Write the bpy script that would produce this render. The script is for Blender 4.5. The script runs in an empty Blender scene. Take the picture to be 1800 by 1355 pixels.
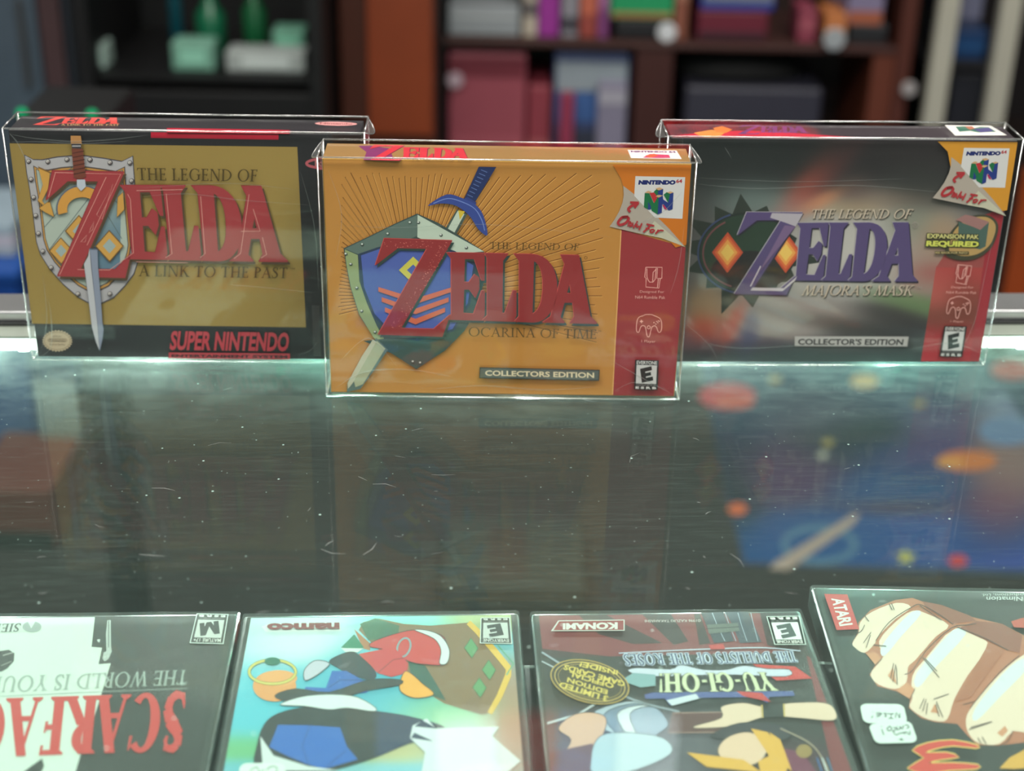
import bpy, bmesh, math, random
import numpy as np
from mathutils import Vector, Matrix
from mathutils.geometry import tessellate_polygon

random.seed(7)
SC = bpy.context.scene
COL = SC.collection
rad = math.radians

# ------------------------------------------------------------------ camera
F_PX, PITCH, ROLL, CAM_H = 2688.68, 0.46341, 0.02134, 0.37998
_fw = Vector((0, math.cos(PITCH), -math.sin(PITCH)))
_up0 = Vector((0, math.sin(PITCH), math.cos(PITCH)))
_rt0 = Vector((1, 0, 0))
_rt = math.cos(ROLL) * _rt0 + math.sin(ROLL) * _up0
_up = -math.sin(ROLL) * _rt0 + math.cos(ROLL) * _up0
CAM = Vector((0, 0, CAM_H))
cam_data = bpy.data.cameras.new('camera')
cam = bpy.data.objects.new('camera', cam_data)
COL.objects.link(cam)
M4 = Matrix((_rt, _up, -_fw)).transposed().to_4x4()
M4.translation = CAM
cam.matrix_world = M4
cam_data.sensor_width = 36.0
cam_data.lens = F_PX / 1800 * 36.0
cam_data.clip_start = 0.02
cam_data.clip_end = 60
cam_data.dof.use_dof = True
cam_data.dof.focus_distance = 0.775
cam_data.dof.aperture_fstop = 5.8
cam_data.dof.aperture_blades = 0
SC.camera = cam

# ------------------------------------------------------------------ world, exposure
SC.view_settings.view_transform = 'Standard'
SC.view_settings.look = 'None'
SC.view_settings.exposure = 0.0
SC.view_settings.gamma = 1.0
SC.view_settings.use_curve_mapping = False
SC.cycles.transparent_max_bounces = 32
SC.cycles.max_bounces = 8
SC.cycles.glossy_bounces = 4
SC.cycles.sample_clamp_indirect = 4.0
SC.cycles.caustics_reflective = False
SC.cycles.caustics_refractive = False
world = bpy.data.worlds.new('world')
SC.world = world
world.use_nodes = True
bg = world.node_tree.nodes['Background']
bg.inputs[0].default_value = (0.85, 0.95, 1.0, 1)
bg.inputs[1].default_value = 0.10


def area_light(name, loc, target, sx, sy, power, col=(1, 1, 1)):
    d = bpy.data.lights.new(name, 'AREA')
    d.shape = 'RECTANGLE'
    d.size, d.size_y = sx, sy
    d.energy = power
    d.color = col
    o = bpy.data.objects.new(name, d)
    COL.objects.link(o)
    o.location = loc
    o.rotation_euler = (Vector(target) - Vector(loc)).to_track_quat('-Z', 'Y').to_euler()
    return o


CEIL = 1.75
# light of the ceiling fixtures (the fixtures themselves are built below)
LIGHT_SPOTS = [(-1.0, -1.1), (1.0, -1.1), (-0.75, 0.15), (0.75, 0.15), (-1.1, 1.95), (1.1, 1.95)]
LIGHT_POWER = [18, 18, 46, 46, 24, 24]  # middle pair is added over the counter to brighten the flat cases
for (lx, ly), pw in zip(LIGHT_SPOTS, LIGHT_POWER):
    area_light('ceiling_lamp_light', (lx, ly, CEIL - 0.085), (lx, ly + 1e-4, -1), 1.1, 0.5, pw, (1.0, 0.96, 0.90))


# ------------------------------------------------------------------ pixel <-> place
def ray(X, Y):
    return _fw + _rt * float((X - 900) / F_PX) - _up * float((Y - 677.5) / F_PX)


def at_z(X, Y, z):
    d = ray(X, Y)
    return CAM + d * ((z - CAM.z) / d.z)


def at_y(X, Y, y):
    d = ray(X, Y)
    return CAM + d * (y / d.y)


def homography(src, dst):
    A, b = [], []
    for (x, y), (u, v) in zip(src, dst):
        A.append([x, y, 1, 0, 0, 0, -u * x, -u * y]); b.append(u)
        A.append([0, 0, 0, x, y, 1, -v * x, -v * y]); b.append(v)
    h = [float(v) for v in np.linalg.solve(np.array(A, float), np.array(b, float))]

    def f(p):
        x, y = p
        w = h[6] * x + h[7] * y + 1
        return ((h[0] * x + h[1] * y + h[2]) / w, (h[3] * x + h[4] * y + h[5]) / w)
    return f


# ------------------------------------------------------------------ colour and materials
def lin(c):
    c = c / 255.0
    return c / 12.92 if c <= 0.04045 else ((c + 0.055) / 1.055) ** 2.4


def L3(c):
    return tuple(lin(v) for v in c)


def new_mat(name):
    m = bpy.data.materials.new(name)
    m.use_nodes = True
    nt = m.node_tree
    for n in list(nt.nodes):
        nt.nodes.remove(n)
    out = nt.nodes.new('ShaderNodeOutputMaterial')
    return m, nt, out


def nd(nt, kind, **kw):
    n = nt.nodes.new(kind)
    for k, v in kw.items():
        if k.startswith('i_'):
            n.inputs[k[2:].replace('_', ' ')].default_value = v
        else:
            setattr(n, k, v)
    return n


def solid(name, c, rough=0.5, metal=0.0, noise=0.12, scale=30.0, bump=0.0, spec=0.5):
    m, nt, out = new_mat(name)
    p = nd(nt, 'ShaderNodeBsdfPrincipled')
    p.inputs['Roughness'].default_value = rough
    p.inputs['Metallic'].default_value = metal
    p.inputs['Specular IOR Level'].default_value = spec
    tc = nd(nt, 'ShaderNodeTexCoord')
    nz = nd(nt, 'ShaderNodeTexNoise')
    nz.inputs['Scale'].default_value = scale
    nz.inputs['Detail'].default_value = 5
    nt.links.new(tc.outputs['Object'], nz.inputs['Vector'])
    mix = nd(nt, 'ShaderNodeMix', data_type='RGBA', blend_type='MIX')
    a = L3(c)
    mix.inputs[6].default_value = (*[v * (1 - noise) for v in a], 1)
    mix.inputs[7].default_value = (*[min(1, v * (1 + noise)) for v in a], 1)
    nt.links.new(nz.outputs['Fac'], mix.inputs[0])
    nt.links.new(mix.outputs[2], p.inputs['Base Color'])
    if bump:
        b = nd(nt, 'ShaderNodeBump')
        b.inputs['Strength'].default_value = bump
        b.inputs['Distance'].default_value = 0.01
        nt.links.new(nz.outputs['Fac'], b.inputs['Height'])
        nt.links.new(b.outputs[0], p.inputs['Normal'])
    nt.links.new(p.outputs[0], out.inputs[0])
    return m


def emit(name, c, s):
    m, nt, out = new_mat(name)
    e = nd(nt, 'ShaderNodeEmission')
    e.inputs[0].default_value = (*L3(c), 1)
    e.inputs[1].default_value = s
    nt.links.new(e.outputs[0], out.inputs[0])
    return m


def printed(name, rough=0.35, metal=0.0, wrap=0.0, wscale=18.0, spec=0.4, paper=1.0):
    """ink on card: colours come from the printed artwork; optional wrinkled clear wrap as coat"""
    m, nt, out = new_mat(name)
    p = nd(nt, 'ShaderNodeBsdfPrincipled')
    a = nd(nt, 'ShaderNodeAttribute', attribute_name='ink')
    k = nd(nt, 'ShaderNodeMix', data_type='RGBA', blend_type='MULTIPLY')
    k.inputs[0].default_value = 1.0
    k.inputs[7].default_value = (paper, paper, paper, 1)
    nt.links.new(a.outputs['Color'], k.inputs[6])
    nt.links.new(k.outputs[2], p.inputs['Base Color'])
    p.inputs['Roughness'].default_value = rough
    p.inputs['Metallic'].default_value = metal
    p.inputs['Specular IOR Level'].default_value = spec
    if wrap:
        tc = nd(nt, 'ShaderNodeTexCoord')
        mp = nd(nt, 'ShaderNodeMapping')
        mp.inputs['Rotation'].default_value = (0, rad(35), 0)
        mp.inputs['Scale'].default_value = (1, 1, 2.6)
        nz = nd(nt, 'ShaderNodeTexNoise')
        nz.inputs['Scale'].default_value = wscale
        nz.inputs['Detail'].default_value = 2
        nz.inputs['Distortion'].default_value = 1.2
        b = nd(nt, 'ShaderNodeBump')
        b.inputs['Strength'].default_value = wrap
        b.inputs['Distance'].default_value = 0.004
        nt.links.new(tc.outputs['Object'], mp.inputs[0])
        nt.links.new(mp.outputs[0], nz.inputs['Vector'])
        nt.links.new(nz.outputs['Fac'], b.inputs['Height'])
        p.inputs['Coat Weight'].default_value = 0.55
        p.inputs['Coat Roughness'].default_value = 0.03
        nt.links.new(b.outputs[0], p.inputs['Coat Normal'])
    nt.links.new(p.outputs[0], out.inputs[0])
    return m


def schlick(nt, f0, gain=1.0):
    g = nd(nt, 'ShaderNodeNewGeometry')
    d = nd(nt, 'ShaderNodeVectorMath', operation='DOT_PRODUCT')
    nt.links.new(g.outputs['Normal'], d.inputs[0])
    nt.links.new(g.outputs['Incoming'], d.inputs[1])
    ab = nd(nt, 'ShaderNodeMath', operation='ABSOLUTE')
    nt.links.new(d.outputs['Value'], ab.inputs[0])
    s = nd(nt, 'ShaderNodeMath', operation='SUBTRACT')
    s.inputs[0].default_value = 1.0
    nt.links.new(ab.outputs[0], s.inputs[1])
    pw = nd(nt, 'ShaderNodeMath', operation='POWER')
    nt.links.new(s.outputs[0], pw.inputs[0])
    pw.inputs[1].default_value = 5.0
    ma = nd(nt, 'ShaderNodeMath', operation='MULTIPLY_ADD')
    nt.links.new(pw.outputs[0], ma.inputs[0])
    ma.inputs[1].default_value = (1 - f0) * gain
    ma.inputs[2].default_value = f0 * gain
    ma.use_clamp = True
    return ma


def clear_plastic(name, tint=(0.985, 0.99, 0.985), f0=0.045, bump=0.0, bscale=14.0, haze=0.0, rough=0.03, bstretch=(1, 1, 1), gain=1.0):
    m, nt, out = new_mat(name)
    t = nd(nt, 'ShaderNodeBsdfTransparent')
    t.inputs[0].default_value = (*tint, 1)
    gl = nd(nt, 'ShaderNodeBsdfGlossy')
    gl.inputs['Roughness'].default_value = rough
    gl.inputs[0].default_value = (1, 1, 1, 1)
    base = t
    if haze:
        df = nd(nt, 'ShaderNodeBsdfDiffuse')
        df.inputs[0].default_value = (0.9, 0.95, 0.93, 1)
        tl = nd(nt, 'ShaderNodeBsdfTranslucent')
        tl.inputs[0].default_value = (0.9, 0.95, 0.93, 1)
        h2 = nd(nt, 'ShaderNodeMixShader')
        h2.inputs[0].default_value = 0.5
        nt.links.new(df.outputs[0], h2.inputs[1])
        nt.links.new(tl.outputs[0], h2.inputs[2])
        hm = nd(nt, 'ShaderNodeMixShader')
        hm.inputs[0].default_value = haze
        nt.links.new(t.outputs[0], hm.inputs[1])
        nt.links.new(h2.outputs[0], hm.inputs[2])
        base = hm
    if bump:
        tc = nd(nt, 'ShaderNodeTexCoord')
        mp = nd(nt, 'ShaderNodeMapping')
        mp.inputs['Scale'].default_value = bstretch
        nz = nd(nt, 'ShaderNodeTexNoise')
        nz.inputs['Scale'].default_value = bscale
        nz.inputs['Detail'].default_value = 1.5
        b = nd(nt, 'ShaderNodeBump')
        b.inputs['Strength'].default_value = bump
        b.inputs['Distance'].default_value = 0.002
        nt.links.new(tc.outputs['Object'], mp.inputs[0])
        nt.links.new(mp.outputs[0], nz.inputs['Vector'])
        nt.links.new(nz.outputs['Fac'], b.inputs['Height'])
        nt.links.new(b.outputs[0], gl.inputs['Normal'])
    mx = nd(nt, 'ShaderNodeMixShader')
    nt.links.new(schlick(nt, f0, gain).outputs[0], mx.inputs[0])
    nt.links.new(base.outputs[0], mx.inputs[1])
    nt.links.new(gl.outputs[0], mx.inputs[2])
    nt.links.new(mx.outputs[0], out.inputs[0])
    return m


def scratched_glass(name):
    """counter glass: clear, green-tinted, with dust specks and fine rubbed scratches"""
    m, nt, out = new_mat(name)
    tc = nd(nt, 'ShaderNodeTexCoord')

    def vec(scale, rot=0.0):
        mp = nd(nt, 'ShaderNodeMapping')
        mp.inputs['Scale'].default_value = scale
        mp.inputs['Rotation'].default_value = (0, 0, rot)
        nt.links.new(tc.outputs['Object'], mp.inputs[0])
        return mp

    def ramp(src, a, b, va=0.0, vb=1.0):
        r = nd(nt, 'ShaderNodeMapRange')
        r.inputs[1].default_value, r.inputs[2].default_value = a, b
        r.inputs[3].default_value, r.inputs[4].default_value = va, vb
        r.clamp = True
        nt.links.new(src, r.inputs[0])
        return r.outputs[0]

    def math2(op, a, b):
        n = nd(nt, 'ShaderNodeMath', operation=op)
        for i, v in enumerate((a, b)):
            if isinstance(v, (int, float)):
                n.inputs[i].default_value = v
            else:
                nt.links.new(v, n.inputs[i])
        n.use_clamp = True
        return n.outputs[0]
    # dust specks
    vo = nd(nt, 'ShaderNodeTexVoronoi', feature='F1')
    vo.inputs['Scale'].default_value = 130
    nt.links.new(vec((1, 1, 0.001)).outputs[0], vo.inputs['Vector'])
    sp = ramp(vo.outputs['Distance'], 0.05, 0.10, 1.0, 0.0)
    sepc = nd(nt, 'ShaderNodeSeparateColor')
    nt.links.new(vo.outputs['Color'], sepc.inputs[0])
    keep = ramp(sepc.outputs[0], 0.80, 0.84)
    specks = math2('MULTIPLY', sp, keep)
    vo2 = nd(nt, 'ShaderNodeTexVoronoi', feature='F1')
    vo2.inputs['Scale'].default_value = 330
    nt.links.new(vec((1, 1, 0.001)).outputs[0], vo2.inputs['Vector'])
    sp2 = math2('MULTIPLY', ramp(vo2.outputs['Distance'], 0.08, 0.14, 0.45, 0.0), 1.0)
    sep2 = nd(nt, 'ShaderNodeSeparateColor')
    nt.links.new(vo2.outputs['Color'], sep2.inputs[0])
    specks = math2('ADD', specks, math2('MULTIPLY', sp2, ramp(sep2.outputs[0], 0.85, 0.88)))
    # rubbed fine scratches running mostly across
    n1 = nd(nt, 'ShaderNodeTexNoise')
    n1.inputs['Scale'].default_value = 60
    n1.inputs['Detail'].default_value = 8
    n1.inputs['Roughness'].default_value = 0.75
    nt.links.new(vec((0.7, 9, 1), 0.06).outputs[0], n1.inputs['Vector'])
    n2 = nd(nt, 'ShaderNodeTexNoise')
    n2.inputs['Scale'].default_value = 9
    n2.inputs['Detail'].default_value = 4
    nt.links.new(vec((1, 1.5, 1)).outputs[0], n2.inputs['Vector'])
    scr = math2('MULTIPLY', ramp(n1.outputs['Fac'], 0.50, 0.72), ramp(n2.outputs['Fac'], 0.38, 0.66, 0.25, 1.0))
    sxyz = nd(nt, 'ShaderNodeSeparateXYZ')
    nt.links.new(tc.outputs['Object'], sxyz.inputs[0])
    upper = ramp(sxyz.outputs[2], -0.004, -0.003)
    specks = math2('MULTIPLY', specks, upper)
    # haze band beside the rail, put in for the light strip's scattered glow
    n3 = nd(nt, 'ShaderNodeTexNoise')
    n3.inputs['Scale'].default_value = 26
    n3.inputs['Detail'].default_value = 6
    n3.inputs['Roughness'].default_value = 0.7
    nt.links.new(vec((1, 1.6, 1), 0.3).outputs[0], n3.inputs['Vector'])
    strip_glow = math2('MULTIPLY', ramp(n3.outputs['Fac'], 0.40, 0.66, 0.12, 1.0), ramp(sxyz.outputs[1], 0.70, 0.80))
    haze = math2('ADD', math2('MULTIPLY', scr, 0.042), math2('ADD', math2('MULTIPLY', specks, 0.6), 0.015))
    haze = math2('ADD', haze, math2('MULTIPLY', strip_glow, 0.11))
    t = nd(nt, 'ShaderNodeBsdfTransparent')
    t.inputs[0].default_value = (0.91, 0.965, 0.94, 1)
    df = nd(nt, 'ShaderNodeBsdfDiffuse')
    df.inputs[0].default_value = (0.66, 0.92, 0.84, 1)
    tl = nd(nt, 'ShaderNodeBsdfTranslucent')
    tl.inputs[0].default_value = (0.70, 0.95, 0.86, 1)
    d2 = nd(nt, 'ShaderNodeMixShader')
    d2.inputs[0].default_value = 0.5
    nt.links.new(df.outputs[0], d2.inputs[1])
    nt.links.new(tl.outputs[0], d2.inputs[2])
    mx = nd(nt, 'ShaderNodeMixShader')
    nt.links.new(haze, mx.inputs[0])
    nt.links.new(t.outputs[0], mx.inputs[1])
    nt.links.new(d2.outputs[0], mx.inputs[2])
    gl = nd(nt, 'ShaderNodeBsdfGlossy')
    gl.inputs['Roughness'].default_value = 0.0
    m2 = nd(nt, 'ShaderNodeMixShader')
    nt.links.new(schlick(nt, 0.043, 0.62).outputs[0], m2.inputs[0])
    nt.links.new(mx.outputs[0], m2.inputs[1])
    nt.links.new(gl.outputs[0], m2.inputs[2])
    nt.links.new(m2.outputs[0], out.inputs[0])
    return m


# ------------------------------------------------------------------ objects
def link(name, me, mats, parent=None):
    o = bpy.data.objects.new(name, me)
    COL.objects.link(o)
    for mt in (mats if isinstance(mats, (list, tuple)) else [mats]):
        me.materials.append(mt)
    if parent is not None:
        o.parent = parent
    return o


def obj(name, bm, mat, parent=None, smooth=False):
    me = bpy.data.meshes.new(name)
    bmesh.ops.recalc_face_normals(bm, faces=bm.faces)
    bm.to_mesh(me)
    bm.free()
    if smooth:
        for p in me.polygons:
            p.use_smooth = True
    return link(name, me, mat, parent)


def thing(name, label, cat, loc=(0, 0, 0), rotz=0.0, group=None):
    o = bpy.data.objects.new(name, None)
    o.empty_display_size = 0.02
    COL.objects.link(o)
    o.location = loc
    o.rotation_euler = (0, 0, rotz)
    return tag(o, label, cat, group)


def tag(o, label, cat, group=None):
    o['label'] = label
    o['category'] = cat
    if group:
        o['group'] = group
    return o


def struct(o, label=None):
    o['kind'] = 'structure'
    if label:
        o['label'] = label
    return o


def box(bm, x0, x1, y0, y1, z0, z1, bev=0.0, seg=2, M=None):
    r = bmesh.ops.create_cube(bm, size=1.0)
    vs = r['verts']
    for v in vs:
        v.co = Vector((x0 + (v.co.x + .5) * (x1 - x0), y0 + (v.co.y + .5) * (y1 - y0), z0 + (v.co.z + .5) * (z1 - z0)))
    if bev:
        es = list({e for v in vs for e in v.link_edges})
        r = bmesh.ops.bevel(bm, geom=es, offset=bev, segments=seg, profile=0.5, affect='EDGES')
        vs = list({v for f in r['faces'] for v in f.verts} | {v for v in vs if v.is_valid})
    if M is not None:
        bmesh.ops.transform(bm, matrix=M, verts=[v for v in vs if v.is_valid])
    return vs


def bx(*a, **k):
    bm = bmesh.new()
    box(bm, *a, **k)
    return bm


def tube(bm, pts, r, n=6, closed=False):
    pts = [Vector(p) for p in pts]
    rings = []
    N = len(pts)
    for i, p in enumerate(pts):
        if closed:
            d = pts[(i + 1) % N] - pts[i - 1]
        else:
            d = pts[min(i + 1, N - 1)] - pts[max(i - 1, 0)]
        d.normalize()
        a = d.cross(Vector((0.13, 0.21, 1)))
        if a.length < 1e-4:
            a = d.cross(Vector((1, 0, 0)))
        a.normalize()
        b = d.cross(a)
        rings.append([bm.verts.new(p + r * (math.cos(t) * a + math.sin(t) * b)) for t in [2 * math.pi * k / n for k in range(n)]])
    for i in range(N if closed else N - 1):
        A, B = rings[i], rings[(i + 1) % N]
        for k in range(n):
            bm.faces.new((A[k], A[(k + 1) % n], B[(k + 1) % n], B[k]))
    if not closed:
        bm.faces.new(rings[0][::-1])
        bm.faces.new(rings[-1])
    return bm


def lathe(bm, prof, n=20, c=(0, 0, 0)):
    rings = []
    for r, z in prof:
        rings.append([bm.verts.new((c[0] + r * math.cos(2 * math.pi * k / n), c[1] + r * math.sin(2 * math.pi * k / n), c[2] + z)) for k in range(n)])
    for A, B in zip(rings, rings[1:]):
        for k in range(n):
            bm.faces.new((A[k], A[(k + 1) % n], B[(k + 1) % n], B[k]))
    bm.faces.new(rings[0][::-1])
    bm.faces.new(rings[-1])
    return bm


# ------------------------------------------------------------------ lettering
_text_cache = {}


def text_polys(s, bold=0.0):
    """sans letters as triangles in a 0..1 x 0..1 frame"""
    k = (s, bold)
    if k not in _text_cache:
        cu = bpy.data.curves.new('t', 'FONT')
        cu.body = s
        cu.offset = bold
        cu.resolution_u = 3
        o = bpy.data.objects.new('t', cu)
        COL.objects.link(o)
        dg = bpy.context.evaluated_depsgraph_get()
        me = bpy.data.meshes.new_from_object(o.evaluated_get(dg))
        vs = [v.co.copy() for v in me.vertices]
        fs = [list(p.vertices) for p in me.polygons]
        xs = [v.x for v in vs]; ys = [v.y for v in vs]
        x0, x1, y0, y1 = min(xs), max(xs), min(ys), max(ys)
        pl = [[((vs[i].x - x0) / (x1 - x0), (vs[i].y - y0) / (y1 - y0)) for i in f] for f in fs]
        bpy.data.objects.remove(o)
        bpy.data.curves.remove(cu)
        bpy.data.meshes.remove(me)
        _text_cache[k] = pl
    return _text_cache[k]


def glyph(ch, T=.13, t=.05):
    P = []

    def st(x0, y0, x1, y1, w):
        P.append([(x0 - w / 2, y0), (x0 + w / 2, y0), (x1 + w / 2, y1), (x1 - w / 2, y1)])

    def hb(x0, x1, y, h=t):
        P.append([(x0, y - h / 2), (x1, y - h / 2), (x1, y + h / 2), (x0, y + h / 2)])

    def se(x, y, w=T, s=None):
        s = (w + .19) if s is None else s
        q = 1 if y < .5 else -1
        P.append([(x - s / 2, y), (x + s / 2, y), (x + s / 2, y + q * .035), (x + w / 2, y + q * .08), (x - w / 2, y + q * .08), (x - s / 2, y + q * .035)][::q])

    def stem(x, w=T, lo=0, hi=1, s0=True, s1=True):
        st(x, lo, x, hi, w)
        if s0: se(x, 0, w)
        if s1: se(x, 1, w)

    def arc(cx, cy, rx, ry, a0, a1, w=T, h=t, n=22):
        for i in range(n):
            a, b = [rad(a0 + (a1 - a0) * k / n) for k in (i, i + 1)]
            o = lambda q: (cx + rx * math.cos(q), cy + ry * math.sin(q))
            n_ = lambda q: (cx + (rx - w) * math.cos(q), cy + (ry - h) * math.sin(q))
            P.append([o(a), o(b), n_(b), n_(a)])

    def vt(x, y0, y1):
        P.append([(x, y0), (x + .045, y0), (x + .02, y1), (x - .06, y1)] if y0 < y1 else [(x, y0), (x + .045, y0), (x + .02, y1), (x - .06, y1)][::-1])
    w = .6
    if ch == 'A':
        st(.1, 0, .43, 1, t); st(.72, 0, .40, 1, T); hb(.2, .62, .36); se(.1, 0, t); se(.72, 0); w = .84
    elif ch == 'C':
        arc(.5, .5, .46, .52, 48, 312); vt(.82, .97, .72); w = .9
    elif ch == 'D':
        stem(.17); arc(.25, .5, .62, .5, -90, 90); w = .92
    elif ch == 'E':
        stem(.17); hb(.17, .56, 1 - t / 2); hb(.17, .48, .52); hb(.17, .58, t / 2); vt(.54, 1, .83); vt(.57, 0, .2); vt(.47, .62, .42); w = .66
    elif ch == 'F':
        stem(.17); hb(.17, .56, 1 - t / 2); hb(.17, .48, .52); vt(.54, 1, .83); vt(.47, .62, .42); w = .62
    elif ch == 'G':
        arc(.5, .5, .46, .52, 48, 318); vt(.82, .97, .72); st(.82, .1, .82, .46, T); se(.82, .54, T); w = .98
    elif ch == 'H':
        stem(.17); stem(.72); hb(.17, .72, .52); w = .9
    elif ch == 'I':
        stem(.17); w = .36
    elif ch == 'J':
        st(.2, -.08, .2, 1, T); se(.2, 1); arc(.02, -.06, .245, .22, -80, 0, T, t, 8); w = .38
    elif ch == 'K':
        stem(.17); st(.22, .45, .62, 1, t); st(.70, 0, .34, .62, T); se(.64, 1, t); se(.73, 0); w = .82
    elif ch == 'L':
        stem(.17); hb(.17, .58, t / 2); vt(.57, 0, .22); w = .64
    elif ch == 'M':
        st(.1, 0, .2, 1, t); st(.52, 0, .22, 1, T); st(.52, 0, .86, 1, t); st(.94, 0, .88, 1, T); se(.1, 0, t); se(.95, 0); w = 1.08
    elif ch == 'N':
        st(.15, 0, .15, 1, t); st(.76, 0, .18, 1, T); st(.78, 0, .78, 1, t); se(.15, 0, t); se(.16, 1, t); se(.78, 1, t); w = .92
    elif ch == 'O':
        arc(.52, .5, .48, .52, 0, 360, n=36); w = 1.04
    elif ch in 'PRB':
        stem(.17); arc(.24, .735, .36, .265, -90, 90)
        w = .64
        if ch == 'R':
            st(.72, 0, .36, .5, T); se(.74, 0); w = .82
    elif ch == 'S':
        pts = [(.50, .80), (.42, .95), (.28, .975), (.14, .90), (.12, .74), (.26, .59), (.42, .46), (.5, .28), (.43, .1), (.27, .025), (.12, .06), (.06, .2)]
        for i in range(len(pts) - 1):
            (ax, ay), (bx_, by) = pts[i], pts[i + 1]
            k = 1 - abs(i - 5) / 5.2
            ww = t * .8 + (T - t * .6) * max(0, k)
            dx, dy = bx_ - ax, by - ay
            l = math.hypot(dx, dy); nx, ny = -dy / l * ww / 2, dx / l * ww / 2
            ex, ey = dx / l * .012, dy / l * .012
            P.append([(ax - ex + nx, ay - ey + ny), (bx_ + ex + nx, by + ey + ny), (bx_ + ex - nx, by + ey - ny), (ax - ex - nx, ay - ey - ny)])
        vt(.47, 1, .74); P.append([(.03, .27), (.075, .27), (.11, 0), (.06, 0)]); w = .6
    elif ch == 'T':
        stem(.38, s1=False); hb(.04, .72, 1 - t / 2); vt(.68, 1, .8); P.append([(.04, 1), (.10, 1), (.06, .8), (.0, .8)]); w = .76
    elif ch == 'U':
        st(.17, .3, .17, 1, T); se(.17, 1); st(.72, .3, .72, 1, t); se(.72, 1, t); arc(.43, .33, .325, .35, 180, 360, T * .8, t); w = .88
    elif ch == 'W':
        st(.3, 0, .1, 1, T); st(.3, 0, .56, 1, t); st(.78, 0, .56, 1, T); st(.78, 0, 1.02, 1, t); se(.1, 1); se(1.02, 1, t); w = 1.12
    elif ch == 'Y':
        st(.38, .45, .1, 1, T); st(.38, .45, .68, 1, t); st(.38, 0, .38, .48, T); se(.38, 0); se(.1, 1); se(.68, 1, t); w = .78
    elif ch == "'":
        P.append([(.1, .74), (.15, .74), (.2, 1), (.08, 1)]); w = .26
    elif ch == '!':
        P.append([(.1, .3), (.16, .3), (.22, 1), (.06, 1)]); P.append([(.06, 0), (.2, 0), (.2, .14), (.06, .14)]); w = .28
    elif ch == '-':
        hb(.06, .34, .45, .12); w = .4
    elif ch == ' ':
        w = .34
    return P, w


def serif_polys(s, T=.13, t=.05, slant=0.0, gap=.04):
    x, out = 0.0, []
    for ch in s:
        P, w = glyph(ch, T, t)
        for p in P:
            out.append([(x + a + slant * b, b) for a, b in p])
        x += w + gap
    x -= gap
    return [[(a / x, b) for a, b in p] for p in out]


# ------------------------------------------------------------------ printed artwork
LAYER = 1.3e-5


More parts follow.
